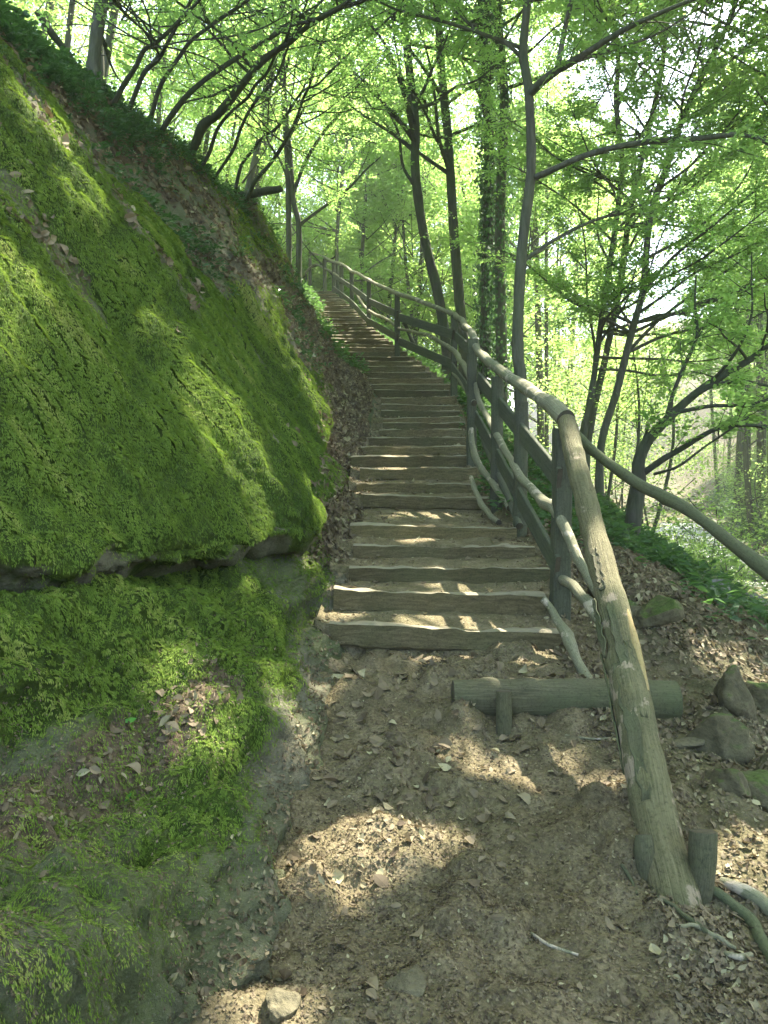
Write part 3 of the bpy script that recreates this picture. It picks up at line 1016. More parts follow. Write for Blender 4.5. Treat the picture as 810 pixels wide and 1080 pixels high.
# ------------------------------------------------------------------ staircase
def build_stairs():
    root = empty('staircase', (0, 0, 0))
    tag(root, 'long uphill flight of worn timber steps backfilled with earth', 'staircase')
    for k, (L, R) in enumerate(STEPS):
        nextbase = None
        mb = MB()
        rr = np.random.default_rng(100 + k)
        h = (.165, .165, .155, .15, .14)[k] if k < 5 else (.15 if k < 9 else .14)
        dn = np.array([0, 0, -h / 2])
        e = rr.uniform(-.03, .05, 2)
        L = L + np.array([0, rr.normal(0, .015), rr.normal(0, .007)])
        R = R + np.array([0, rr.normal(0, .015), rr.normal(0, .007)])
        ax = nrm(R - L)
        big = k < 12
        beam(mb, L - ax * e[0] + dn, R + ax * e[1] + dn, h, .10, nseg=60 if big else 16, wob=.015 if big else .010,
             rnd=.016, seed=k, topwear=.013 if big else .009)
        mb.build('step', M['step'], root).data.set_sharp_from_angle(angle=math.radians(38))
    for k in range(len(STEPS) - 1):
        L, R = STEPS[k]
        L2, R2 = STEPS[k + 1]
        nx, ny = 40, 14
        u = np.linspace(0, 1, nx)[None, :, None]
        v = np.linspace(0, 1, ny)[:, None, None]
        off = np.array([0, .012, 0])
        f = (L + off) * (1 - u) + (R + off) * u
        b = (L2 - off * .5) * (1 - u) + (R2 - off * .5) * u
        extl, extr = .13, .07
        P = f * (1 - v) + b * v
        rise = min(.14, (L2[2] + R2[2] - L[2] - R[2]) / 2 * .9)
        if k == 4:
            rise = .15
        zf = (L[2] * (1 - u) + R[2] * u) - .020
        zb = (L2[2] * (1 - u) + R2[2] * u) - rise
        P[..., 2] = (zf * (1 - v) + zb * v)[..., 0]
        P[..., 0] += (np.where(u < .5, extl, extr) * (u - .5) * 2)[..., 0]
        n = fbm(P * np.array([6, 6, 0]) + k, 3)
        edge = np.abs(u[..., 0] - .5) * 2
        P[..., 2] += .012 * n + .03 * np.clip(edge - .75, 0, 1) * 4 * .35 * (n + .6)
        TREADS.append(P)
        skirt = P[:1].copy()
        skirt[..., 2] -= .24
        Q = np.concatenate([skirt, P], 0)
        Q[:, 0, 2] += .03
        i = np.arange(ny)[:, None] * nx
        j = np.arange(nx - 1)[None, :]
        Fq = np.stack([i + j, i + j + 1, i + nx + j + 1, i + nx + j], -1).reshape(-1, 4)
        make_obj('tread', Q.reshape(-1, 3), Fq, M['tread_soil'], root, attrs={'wild': np.full(nx * (ny + 1), .15)})


TREADS = []
build_stairs()


def tread_litter():
    mb = ([], [], [0], [])
    for k, P in enumerate(TREADS[:40]):
        w = np.ones(P.shape[:2])
        nx = P.shape[1]
        e = np.abs(np.linspace(-1, 1, nx))[None, :]
        w = w * (.25 + 2.2 * e ** 4)
        d = P[0, 0, 1]
        n = int(np.clip(1800 / d, 40, 340)) * (3 if k == 4 else 1)
        litter_from(P, w, n, .008, .022 if d < 9 else .035, mb, .55, .001, .5)
        litter_from(P, w, max(4, n // 6), .025, .05, mb, .62, .003, .4)
    o = make_obj('stair_litter', np.concatenate(mb[0]), np.concatenate(mb[1]), M['litter'], smooth=False, face_attrs={'tint': np.concatenate(mb[3])})
    tag(o, 'crumbled dead leaves lying on the earth treads', 'leaf litter', kind='stuff')


tread_litter()

# ------------------------------------------------------------------ railing
def railing():
    root = empty('wooden_railing', (0, 0, 0))
    tag(root, 'rustic railing of posts, boards and branch poles climbing along the stairs', 'railing')
    posts = [  # px, base y, top y, Y, width px
        (592, 660, 452, 5.30, 20), (549, 590, 424, 6.45, 15), (524, 530, 398, 7.35, 13), (497.5, 474, 358, 8.6, 11.2), (479, 412, 333, 11.7, 7.6),
        (419, 369, 311, 14.3, 6.2), (389, 345, 297, 17.0, 5.2), (371, 324, 287.5, 20.0, 5.0), (360, 314, 281, 22.0, 4.6), (352, 310, 277.5, 23.2, 4.2),
        (342.5, 306, 273, 24.2, 4.0), (327, 300, 266, 25.2, 3.4)]
    for k, (px, yb, yt, Y, w) in enumerate(posts):
        mb = MB()
        b, t = W(px, yb, Y), W(px, yt, Y)
        b[0] = t[0] = W(px, (yb + yt) / 2, Y)[0]
        b[2] -= .25
        r = w * Y / F / 2
        if k in (0, 3, 4, 5, 6, 7):
            beam(mb, b, t, 2 * r, 2 * r * .9, up=(0, 1, 0), nseg=30, wob=.006, rnd=.01, seed=k + 50)
        else:
            tube(mb, [b, (b + t) / 2, t], [r * 1.05, r, r * .97], sides=14, bump=.05, seed=k)
        mb.build('post', M['post'], root).data.set_sharp_from_angle(angle=math.radians(38))
    # flat boards fixed to the stair side of the posts
    boards = [
        ((505, 400, 8.52), (590, 506, 5.22), .155), ((502, 440, 8.52), (588, 598, 5.22), .15),
        ((421, 334.5, 14.2), (478, 353, 11.62), .14), ((481, 355, 11.6), (498, 372, 8.6), .14),
        ((421, 360, 14.2), (481, 386, 11.62), .14), ((477, 387, 11.6), (497, 416, 8.6), .13),
        ((390, 318, 16.9), (419, 331.5, 14.2), .13), ((387, 338, 16.9), (419, 356, 14.2), .13),
        ((371, 303, 19.9), (390, 318, 16.9), .13), ((370, 318, 19.9), (388, 338, 16.9), .13),
        ((352, 291, 23.1), (371, 303, 19.9), .12), ((352, 304, 23.1), (370, 318, 19.9), .12)]
    for k, (p, q, h) in enumerate(boards):
        mb = MB()
        beam(mb, W(*p), W(*q), h, .032, nseg=40, wob=.004, rnd=.005, seed=k + 80)
        mb.build('board', M['board'], root).data.set_sharp_from_angle(angle=math.radians(38))
    # round handrail poles on top of the posts
    rails = [
        ([(597, 442, 5.18), (567, 417, 5.95), (529, 391, 7.3), (509, 375, 8.1), (501, 364, 8.6)], [.060, .057, .050, .042, .037]),
        ([(502, 368, 8.55), (501, 357, 8.75), (493, 346, 9.6), (480, 332, 11.75)], [.042, .042, .039, .036]),
        ([(482, 333, 11.6), (460, 324, 12.5), (419, 309, 14.3), (389, 295.5, 17)], [.036, .036, .034, .032]),
        ([(392, 296.5, 16.8), (371, 286, 20), (362, 280, 22), (350, 275.5, 23.4), (342, 271, 24.3), (327, 266, 25.3)], [.038, .04, .04, .042, .04, .036])]
    for k, (ps, rs) in enumerate(rails):
        mb = MB()
        tube(mb, [W(*p) for p in ps], rs, sides=16, bump=.12, bfreq=8, seed=k + 20, knots=8 if k < 2 else 0, crook=.010 if k else .006)
        mb.build('handrail_pole', M['pole'], root)
    # bent branch poles in the gaps
    mids = [
        ([(632, 628, 4.75), (612, 590, 5.0), (598, 560, 5.18), (585, 538, 5.35), (571, 527, 5.6), (553, 508, 6.1), (537, 482, 6.7), (519, 449, 7.6), (507, 428, 8.2), (502, 405, 8.55)],
         [.036, .038, .044, .05, .044, .038, .036, .034, .033, .031]),
        ([(502, 408, 8.6), (493, 393, 9.4), (487, 382, 10.6), (478, 370, 11.5), (465, 361, 12.2), (445, 352, 13.1), (421, 347, 14.2)], [.042, .044, .042, .04, .036, .034, .032]),
        ([(500, 425, 8.5), (487, 402, 10), (478, 393, 11.5)], [.034, .034, .03]),
        ([(421, 347, 14.2), (405, 335, 15.6), (389, 328, 16.9), (372, 305, 20), (352, 288, 23.2), (342, 283, 24.2)], [.034, .034, .034, .036, .038, .036]),
        ([(342, 283, 24.2), (332, 279, 25), (322, 288, 25.2)], [.034, .034, .03]),
        ([(638, 662, 4.55), (618, 633, 4.85), (602, 618, 5.1), (588, 606, 5.32)], [.036, .04, .04, .03])]
    for k, (ps, rs) in enumerate(mids):
        mb = MB()
        tube(mb, [W(*p) for p in ps], np.array(rs) * .88, sides=14, bump=.13, bfreq=9, seed=k + 40, knots=7 if k in (0, 1, 5) else 0, crook=.006)
        mb.build('branch_rail', M['pole'], root)
    mb = MB()
    tube(mb, [W(548, 555, 6.3), W(534, 520, 6.9), W(512, 470, 8.0), W(503, 440, 8.5)], [.03, .03, .028, .026], sides=10, bump=.1, seed=63)
    mb.build('branch_rail', M['post'], root)
    # diagonal brace outside
    mb = MB()
    tube(mb, [W(437, 365, 14.3), W(424, 334, 14.5)], [.035, .035], sides=10, bump=.08, seed=61)
    mb.build('brace', M['post'], root)
    return root


railing()

# poles and sticks that lie loose
def loose(name, label, cat, ps, rs, mat, sides=14, bump=.1, seed=0, knots=4, group=None, rings=None, smooth=True):
    pts = [np.asarray(p) if len(p) == 3 and not isinstance(p, tuple) else W(*p) for p in ps]
    o0 = pts[0]
    mb = MB()
    tube(mb, pts, rs, sides=sides, bump=bump, bfreq=8, seed=seed, knots=knots, rings=rings, crook=.003 if len(pts) > 3 else 0)
    o = mb.build(name, mat, None, smooth, origin=o0)
    o.location = o0
    return tag(o, label, cat, group)


def gp(px, py, lift=0.0):
    """point on the ground seen at a photo pixel (marching along the ray)"""
    a = (px - 405.0) / F
    b = (540.0 - py) / F
    d = np.array([a, CP + b * SP, -SP + b * CP])
    ts = np.linspace(1.2, 40, 4000)
    P = EYE + d * ts[:, None]
    g = ground_z(P[:, 0], P[:, 1])
    hit = np.argmax(P[:, 2] < g)
    p = P[hit].copy()
    p[2] = ground_z(p[0], p[1]) + lift
    return p


# the big leaning log
base = gp(711, 940)
top = W(598, 447, 5.18)
lg = empty('leaning_log', tuple(base))
tag(lg, 'thick peeling log leaning from the ground onto the railing end post', 'log')
mb = MB()
axis = nrm(top - base)
pts = [base - axis * .15, base + (top - base) * .12 + np.array([-.006, 0, .0]), base + (top - base) * .35 + np.array([.014, 0, .012]), base + (top - base) * .6 + np.array([.012, 0, .006]), base + (top - base) * .85, top + axis * .02]
tube(mb, pts, [.086, .085, .077, .070, .066, .064], rings=150, sides=36, bump=.10, bfreq=6, seed=5, knots=14)
mb.build('trunk', M['log'], lg, origin=base)
# loose bark plates still clinging
rl = np.random.default_rng(3)
for q, (u0, ln, sidea, wd) in enumerate(((.10, .22, 2.6, .6), (.28, .16, 2.9, .5), (.34, .12, 1.9, .4), (.16, .2, 1.2, .7), (.22, .14, 3.3, .35), (.47, .1, 2.7, .35))):
    n1, n2 = 16, 8
    uu = np.linspace(u0, u0 + ln, n1)
    c0 = base + (top - base) * uu[:, None]
    rad = np.interp(uu, [0, .3, .6, 1], [.086, .079, .071, .064]) * 1.06 + .003
    ax = axis
    n_ = nrm(np.cross(ax, np.array([1.0, 0, 0])))
    b_ = np.cross(ax, n_)
    jag = rl.uniform(-.12, .12, (n1, 2))
    V = []
    for i in range(n1):
        taper = math.sin(math.pi * (i + .6) / (n1 + .2)) ** .35
        th = np.linspace(sidea - wd * taper / 2 + jag[i, 0], sidea + wd * taper / 2 + jag[i, 1], n2)
        lift = np.abs(np.linspace(-1, 1, n2)) ** 3 * .006
        V.append(c0[i] + (n_ * np.cos(th)[:, None] + b_ * np.sin(th)[:, None]) * (rad[i] + lift)[:, None])
    V = np.array(V)
    V = V.reshape(-1, 3)
    V = V + fbm(V * 25, 2)[:, None] * .003
    i = np.arange(n1 - 1)[:, None] * n2
    j = np.arange(n2 - 1)[None, :]
    Fq = np.stack([i + j, i + j + 1, i + n2 + j + 1, i + n2 + j], -1).reshape(-1, 4)
    uA = np.repeat(uu, n2)
    o = make_obj('bark_plate' if q != 5 else 'bark_plate', V - base, Fq, M['darklog'], lg, attrs={'u': uA, 'a': np.tile(np.linspace(0, .2, n2), n1), 'e': uA * 0})
    sm = o.modifiers.new('thickness', 'SOLIDIFY')
    sm.thickness = .006
    sm.offset = -1
# split yellow strip of bare wood on the right flank
mb = MB()
def onlog(u, ang, lift=.0):
    n_ = nrm(np.cross(axis, np.array([1.0, 0, 0])))
    b_ = np.cross(axis, n_)
    c = base + (top - base) * u + (np.array([.012, 0, .008]) * math.sin(math.pi * u))
    rad = np.interp(u, [0, .3, .6, 1], [.086, .079, .071, .064]) * .94 + lift
    return c + (n_ * math.cos(ang) + b_ * math.sin(ang)) * rad
# find the angle that faces camera-right
best = max(np.linspace(0, 2 * math.pi, 72), key=lambda q: float(np.dot(nrm(onlog(.3, q) - (base + (top - base) * .3)), nrm(np.array([.75, -1, .3])))))
tube(mb, [onlog(.27, best), onlog(.33, best, .002), onlog(.4, best - .03, .002), onlog(.47, best - .05, -.006)], [.012, .02, .018, .006], sides=10, bump=.15, bfreq=18, seed=9, rings=30)
mb.build('split_wood', M['rawwood'], lg, origin=base)

loose('fallen_pole', 'long green barked pole sloping down from the railing end to the right', 'pole',
      [(604, 455, 5.35), (639, 487, 5.25), (678, 513, 5.1), (717, 531, 4.95), (756, 560, 4.8), (782, 581, 4.7), (812, 605, 4.6), (930, 705, 4.3), (1010, 790, 4.15)],
      [.034, .036, .038, .04, .042, .045, .05, .052, .055], M['fallen'], 16, .09, 3, 8)
s = loose('white_stick', 'pale peeled branch lying along the right edge of the middle steps', 'branch',
          [(497, 452, 8.55), (498, 470, 8.4), (505, 490, 7.9), (519, 509, 7.3), (538, 536, 6.65)], [.03, .034, .034, .032, .03], M['pole'], 12, .12, 14)
s = loose('short_stick', 'short pale stick lying on the earth landing beside the railing', 'branch',
          [(497, 503, 7.55), (502, 518, 7.3), (510, 536, 7.0), (526, 551, 6.6)], [.022, .026, .027, .026], M['pole'], 12, .12, 15)
s = loose('crooked_branch', 'crooked pale branch leaning from the bottom step down to the big log', 'branch',
          [(573, 632, 4.95), (588, 652, 4.85), (606, 690, 4.6), (622, 720, 4.4), (640, 745, 4.22), (657, 770, 4.08)], [.026, .03, .032, .031, .03, .026], M['pole'], 14, .12, 16, 5)
# half sunk log step with its stake
cz = .315
lg2 = empty('log_step', (.96, 4.12, .3))
tag(lg2, 'dark round log half sunk across the path below the stairs', 'log')
mb = MB()
p0, p1 = W(478, 736, 4.13), W(712, 740, 4.12)
tube(mb, [p0, p0 * .5 + p1 * .5 + np.array([0, 0, .004]), p1], [.098, .108, .112], rings=70, sides=28, bump=.05, bfreq=5, seed=21, knots=4)
mb.build('trunk', M['darklog'], lg2, origin=(.96, 4.12, .3))
sb = W(532, 778, 3.93)
loose('stake', 'short round stake driven in front of the sunken log', 'stake', [sb - np.array([0, 0, .12]), sb + np.array([0, .02, .1]), W(531, 729, 3.97)], [.04, .041, .041], M['darklog'], 18, .05, 22, 2)
b1 = gp(739, 945)
loose('stump_peg', 'dark cut stump wedged against the foot of the leaning log', 'stump', [b1 - np.array([.01, 0, .1]), b1 + np.array([.012, .01, .1]), W(741, 877, b1[1] + .04)], [.034, .043, .05], M['darklog'], 20, .07, 23, 2)
b2 = gp(686, 925)
loose('short_peg', 'short mossy peg on the left of the leaning log foot', 'stump', [b2 - np.array([0, 0, .1]), b2 + np.array([-.02, 0, .08]), W(679, 882, b2[1] + .03)], [.036, .036, .033], M['darklog'], 18, .08, 24, 2)
# roots and sticks on the ground, lower right
rows = [('ground_branch', 'smooth curved branch lying at the lower right corner', 'branch', [(745, 942), (768, 955), (790, 975), (806, 1000), (822, 1030)], [.016, .018, .02, .021, .021], 'fallen'),
        ('bark_branch', 'flaking grey branch lying at the right frame edge', 'branch', [(760, 935), (785, 948), (812, 968), (850, 1000)], [.018, .024, .026, .026], 'pole'),
        ('twig', 'long thin dark twig lying below the foot of the log', 'twig', [(692, 948), (715, 962), (737, 980), (762, 998)], [.006, .008, .008, .005], 'darklog'),
        ('twig', 'forked pale twig below the long dark twig', 'twig', [(712, 978), (735, 982), (757, 992), (775, 1004)], [.006, .008, .008, .006], 'pole'),
        ('twig', 'stubby broken twig near the lower right branch', 'twig', [(765, 1010), (780, 1013), (792, 1010)], [.008, .011, .009], 'pole'),
        ('twig', 'straight pale twig lying on the path in front of the log step', 'twig', [(596, 778), (625, 781), (652, 779)], [.005, .007, .005], 'pole'),
        ('twig', 'slanting twig on the bare soil left of the leaning log', 'twig', [(655, 915), (666, 930), (672, 946)], [.006, .007, .005], 'darklog'),
        ('twig', 'thin twig lying on the trodden soil at the bottom of the photo', 'twig', [(560, 985), (580, 1000), (610, 1010)], [.004, .006, .004], 'pole')]
for k, (nm, lb, ct, ps, rs, mt) in enumerate(rows):
    pts = [gp(p[0], p[1], rs[i] * .8) for i, p in enumerate(ps)]
    loose(nm, lb, ct, pts, rs, M[mt], 10, .12, 70 + k, 2)


# ------------------------------------------------------------------ rocks
def rock(label, px, py, Y, size, mat, seed, sink=.5, flat=0, rot=0.0, name='rock', z=None, group='rocks on the slope right of the stairs', cuts=15):
    r = np.random.default_rng(seed)
    import bmesh
    bm = bmesh.new()
    bmesh.ops.create_icosphere(bm, subdivisions=5, radius=1)
    V = np.array([v.co[:] for v in bm.verts])
    Fc = np.array([[v.index for v in f.verts] for f in bm.faces])
    bm.free()
    # chop with random planes: angular stone
    for k in range(cuts):
        n = nrm(r.normal(size=3) * np.array([1, 1, .8]))
        d = r.uniform(.42, .8)
        s = V @ n
        over = np.maximum(s - d, 0)
        V = V - n * (over * .93)[:, None]
    V = V * np.array(size)
    V = V + nrm(V) * (.07 * fbm(V * 2.3 / max(size) + seed, 4) * max(size) + .02 * fbm(V * 22 + seed, 3) * .4)[:, None]
    c, s_ = math.cos(rot), math.sin(rot)
    V = V @ np.array([[c, s_, 0], [-s_, c, 0], [0, 0, 1]])
    if flat:
        c, s_ = math.cos(flat), math.sin(flat)
        V = V @ np.array([[c, 0, s_], [0, 1, 0], [-s_, 0, c]])
    o = make_obj(name, V, Fc, mat, attrs=None)
    p = W(px, py, Y)
    if z is None:
        gz = float(ground_z(p[0], p[1]))
        p[2] = gz + size[2] * (1 - 2 * sink) * .6
    else:
        p[2] = z
    o.location = p
    tag(o, label, 'rock', group)
    return o


def rock_at(label, px, py, size, mat, seed, **kw):
    g = gp(px, py)
    return rock(label, px, py, g[1], size, mat, seed, **kw)


rock_at('tall mossy boulder just behind the upper leaning log', 648, 645, (.22, .24, .27), M['rock_green'], 301, flat=.5)
rock_at('flat overhanging rock with a dark hollow beneath it', 684, 652, (.24, .24, .11), M['rock_green'], 302, flat=.35)
rock_at('steep pointed green slab among leaves near the right edge', 775, 742, (.19, .17, .22), M['rock_green'], 303, flat=.4)
rock_at('long tilted slab with dead leaves along its top', 752, 792, (.3, .22, .19), M['rock_green'], 304, flat=.5)
rock_at('small rock capped with bright moss beside the tilted slab', 768, 835, (.15, .14, .12), M['rock_green'], 305)
rock_at('smooth grey green rock cut by the right frame edge', 806, 835, (.17, .15, .13), M['rock_green'], 306)
rock_at('thin flat stone jutting out under the end of the sunken log', 716, 782, (.12, .1, .03), M['rock_soil'], 307, flat=.2)
rock_at('grey stone at the right edge below the stream', 800, 745, (.17, .15, .14), M['rock_green'], 308)
rock_at('small half buried stone low on the path near the photo centre', 428, 1040, (.07, .09, .035), M['rock_soil'], 311, sink=.42, group='stones bedded in the path')
rock_at('pale worn stone at the bottom edge of the path', 300, 1066, (.07, .06, .04), M['rock_soil'], 312, sink=.35, group='stones bedded in the path')
# stones of the stream
for k, (px, py, s, lb) in enumerate(((785, 640, .5, 'sunlit pale boulder at the near bank of the stream'), (745, 628, .35, 'low pale stone in the shallow stream'), (800, 612, .6, 'large sunlit stone across the stream'), (728, 596, .4, 'small pale stone upstream in the shade'))):
    g = gp(px, py)
    rock(lb, px, py, g[1], (s, s * .8, s * .5), M['rock_grey'], 330 + k, group='stones along the stream', z=g[2] + s * .15)


def build_stream():
    Yv = np.linspace(2, 60, 160)
    V = []
    for k, y in enumerate(Yv):
        for w in (-1.35, -.5, .5, 1.35):
            V.append((xc(y) + w * (1 + .25 * math.sin(y * 1.3)), y, zc(y) + .10))
    V = np.array(V)
    i = np.arange(159)[:, None] * 4
    j = np.arange(3)[None, :]
    Fq = np.stack([i + j, i + j + 1, i + 4 + j + 1, i + 4 + j], -1).reshape(-1, 4)
    tag(make_obj('stream', V, Fq, M['water']), kind='structure')


build_stream()


def build_gravel():
    r = np.random.default_rng(44)
    n = 2600
    y = 9 + 34 * r.random(n) ** 1.3
    off = r.normal(0, 1.5, n)
    x = xc(y) + off
    sz = r.gamma(2.2, .055, n).clip(.04, .5) * np.where(np.abs(off) < 1.0, .7, 1.0)
    z = np.maximum(ground_z(x, y), zc(y) + .03)
    ico = np.array([(0, 0, 1), (.89, 0, .45), (.28, .85, .45), (-.72, .53, .45), (-.72, -.53, .45), (.28, -.85, .45), (.72, .53, -.45), (-.28, .85, -.45), (-.89, 0, -.45), (-.28, -.85, -.45), (.72, -.53, -.45), (0, 0, -1)])
    f = np.array([(0, 1, 2), (0, 2, 3), (0, 3, 4), (0, 4, 5), (0, 5, 1), (1, 6, 2), (2, 7, 3), (3, 8, 4), (4, 9, 5), (5, 10, 1), (6, 7, 2), (7, 8, 3), (8, 9, 4), (9, 10, 5), (10, 6, 1), (11, 7, 6), (11, 8, 7), (11, 9, 8), (11, 10, 9), (11, 6, 10)])
    V = ico[None] * (1 + r.normal(0, .16, (n, 12, 1))) * (sz[:, None] * np.stack([np.ones(n), r.uniform(.6, 1, n), r.uniform(.4, .7, n)], -1))[:, None, :]
    a = r.uniform(0, 6.28, n)
    ca, sa = np.cos(a)[:, None], np.sin(a)[:, None]
    V = np.stack([V[..., 0] * ca - V[..., 1] * sa, V[..., 0] * sa + V[..., 1] * ca, V[..., 2]], -1)
    V = V + np.stack([x, y, z], -1)[:, None, :]
    Fq = (f[None] + (np.arange(n) * 12)[:, None, None]).reshape(-1, 3)
    tag(make_obj('gravel', V.reshape(-1, 3), Fq, M['rock_grey'], smooth=False), 'pale stones and gravel littering the stream bed', 'gravel', kind='stuff')


build_gravel()

# ------------------------------------------------------------------ gaps cut into the canopy along sun rays to place the sun spots
HOLES = []   # (point, radius, elongation)
def sun_uv(P):
    e1 = nrm(np.cross(SUN, np.array([0, 0, 1.0])))
    e2 = np.cross(SUN, e1)
    return P @ e1, P @ e2


def hole(p, r):
    HOLES.append((np.asarray(p), r))


for px, py, r in ((400, 885, .19), (355, 895, .14), (450, 882, .12), (330, 700, .12), (345, 735, .09), (318, 800, .1), (485, 785, .09), (505, 812, .07), (300, 1062, .10),
                  (560, 693, .1), (610, 795, .06), (790, 905, .14), (745, 690, .12), (790, 720, .15)):
    hole(gp(px, py), r)
for px, py, Y, r in ((390, 500, 8, .1), (430, 480, 8.7, .2), (440, 560, 6.4, .14), (480, 600, 5.7, .12), (520, 655, 5.0, .12),
                     (380, 325, 19, .3), (365, 345, 16, .25), (350, 320, 20, .35), (400, 370, 14, .22), (560, 410, 6, .2), (515, 380, 8, .2), (605, 500, 4.8, .12), (640, 600, 4, .12), (665, 700, 3.6, .1), (590, 540, 5.3, .1)):
    hole(W(px, py, Y), r)
for px, py, Y, r in ((770, 600, 20, 1.3), (790, 640, 17, 1.0), (730, 575, 26, 1.5), (715, 545, 34, 2.0), (760, 500, 26, 1.6), (800, 540, 22, 1.4)):
    hole(W(px, py, Y), r)
def cp(px, py):
    d = CV - EYE
    z = np.maximum(d[..., 1] * CP - d[..., 2] * SP, .1)
    e = np.hypot(405 + F * d[..., 0] / z - px, 540 - F * (d[..., 1] * SP + d[..., 2] * CP) / z - py)
    k = np.argmin(np.where((e < 5) & (d[..., 1] > 0), z, 1e3))
    return CV.reshape(-1, 3)[k]


for x0_, y0_, x1_, y1_, nn, r in ((170, 340, 215, 410, 6, .07), (205, 400, 245, 450, 5, .09), (235, 455, 290, 525, 8, .10), (60, 130, 108, 215, 7, .10), (25, 95, 55, 140, 4, .08),
                                  (5, 275, 45, 320, 3, .09), (5, 345, 20, 375, 2, .12), (190, 690, 235, 770, 5, .07), (300, 710, 318, 770, 4, .06), (330, 515, 345, 545, 2, .08),
                                  (330, 400, 345, 440, 2, .12)):
    for q in np.linspace(0, 1, nn):
        hole(cp(x0_ + (x1_ - x0_) * q, y0_ + (y1_ - y0_) * q), r)
HU = [(*sun_uv(h[0]), h[1], h[0] @ SUN) for h in HOLES]


def keep_mask(C):
    u, v = sun_uv(C)
    s = C @ SUN
    k = np.ones(len(C), bool)
    wob = .06 * np.sin(u * 9 + v * 5) + .05 * np.sin(v * 13 - u * 4)
    for (hu, hv, r, hs) in HU:
        k &= ~((np.hypot(u - hu, v - hv) < r * 1.25 + .02 + wob * .5) & (s > hs + .6))
    return k


# ------------------------------------------------------------------ trees
def spray_leaves(P, D, n_per, Ls, leaf, r, flat=.35, droop=.2):
    """leafy twigs: at points P along directions D; leaves left and right of the twig in a loose plane"""
    n = len(P)
    D = nrm(D)
    side = nrm(np.cross(D, np.array([0, 0, 1.0])) + r.normal(0, flat * .5, (n, 3)))
    nor = nrm(np.cross(side, D) + r.normal(0, flat * .4, (n, 3)))
    nor = np.where(nor[:, 2:3] < 0, -nor, nor)
    Cs, Ds, Ns, Lf = [], [], [], []
    for k in range(n_per):
        f = (k + r.uniform(0, .8, n)) / n_per
        sg = (1 if k % 2 else -1)
        base = P + D * (Ls * f)[:, None] - np.array([0, 0, 1]) * (droop * Ls * f * f)[:, None]
        ld = nrm(side * sg + D * r.uniform(.3, .9, n)[:, None] + r.normal(0, .25, (n, 3)) - np.array([0, 0, .18]))
        ll = leaf * r.uniform(.65, 1.2, n)
        Cs.append(base + ld * (ll * .6)[:, None])
        Ds.append(ld)
        Ns.append(nrm(nor + r.normal(0, flat, (n, 3))))
        Lf.append(ll)
    return np.concatenate(Cs), np.concatenate(Ds), np.concatenate(Ns), np.concatenate(Lf)


def branch_curve(p, d, L, r, n=5, up=.25, wig=.18):
    pts = [np.array(p, float)]
    d = nrm(np.array(d, float))
    for k in range(n - 1):
        d = nrm(d + np.array([0, 0, up / n]) + r.normal(0, wig, 3))
        pts.append(pts[-1] + d * L / (n - 1))
    return np.array(pts)


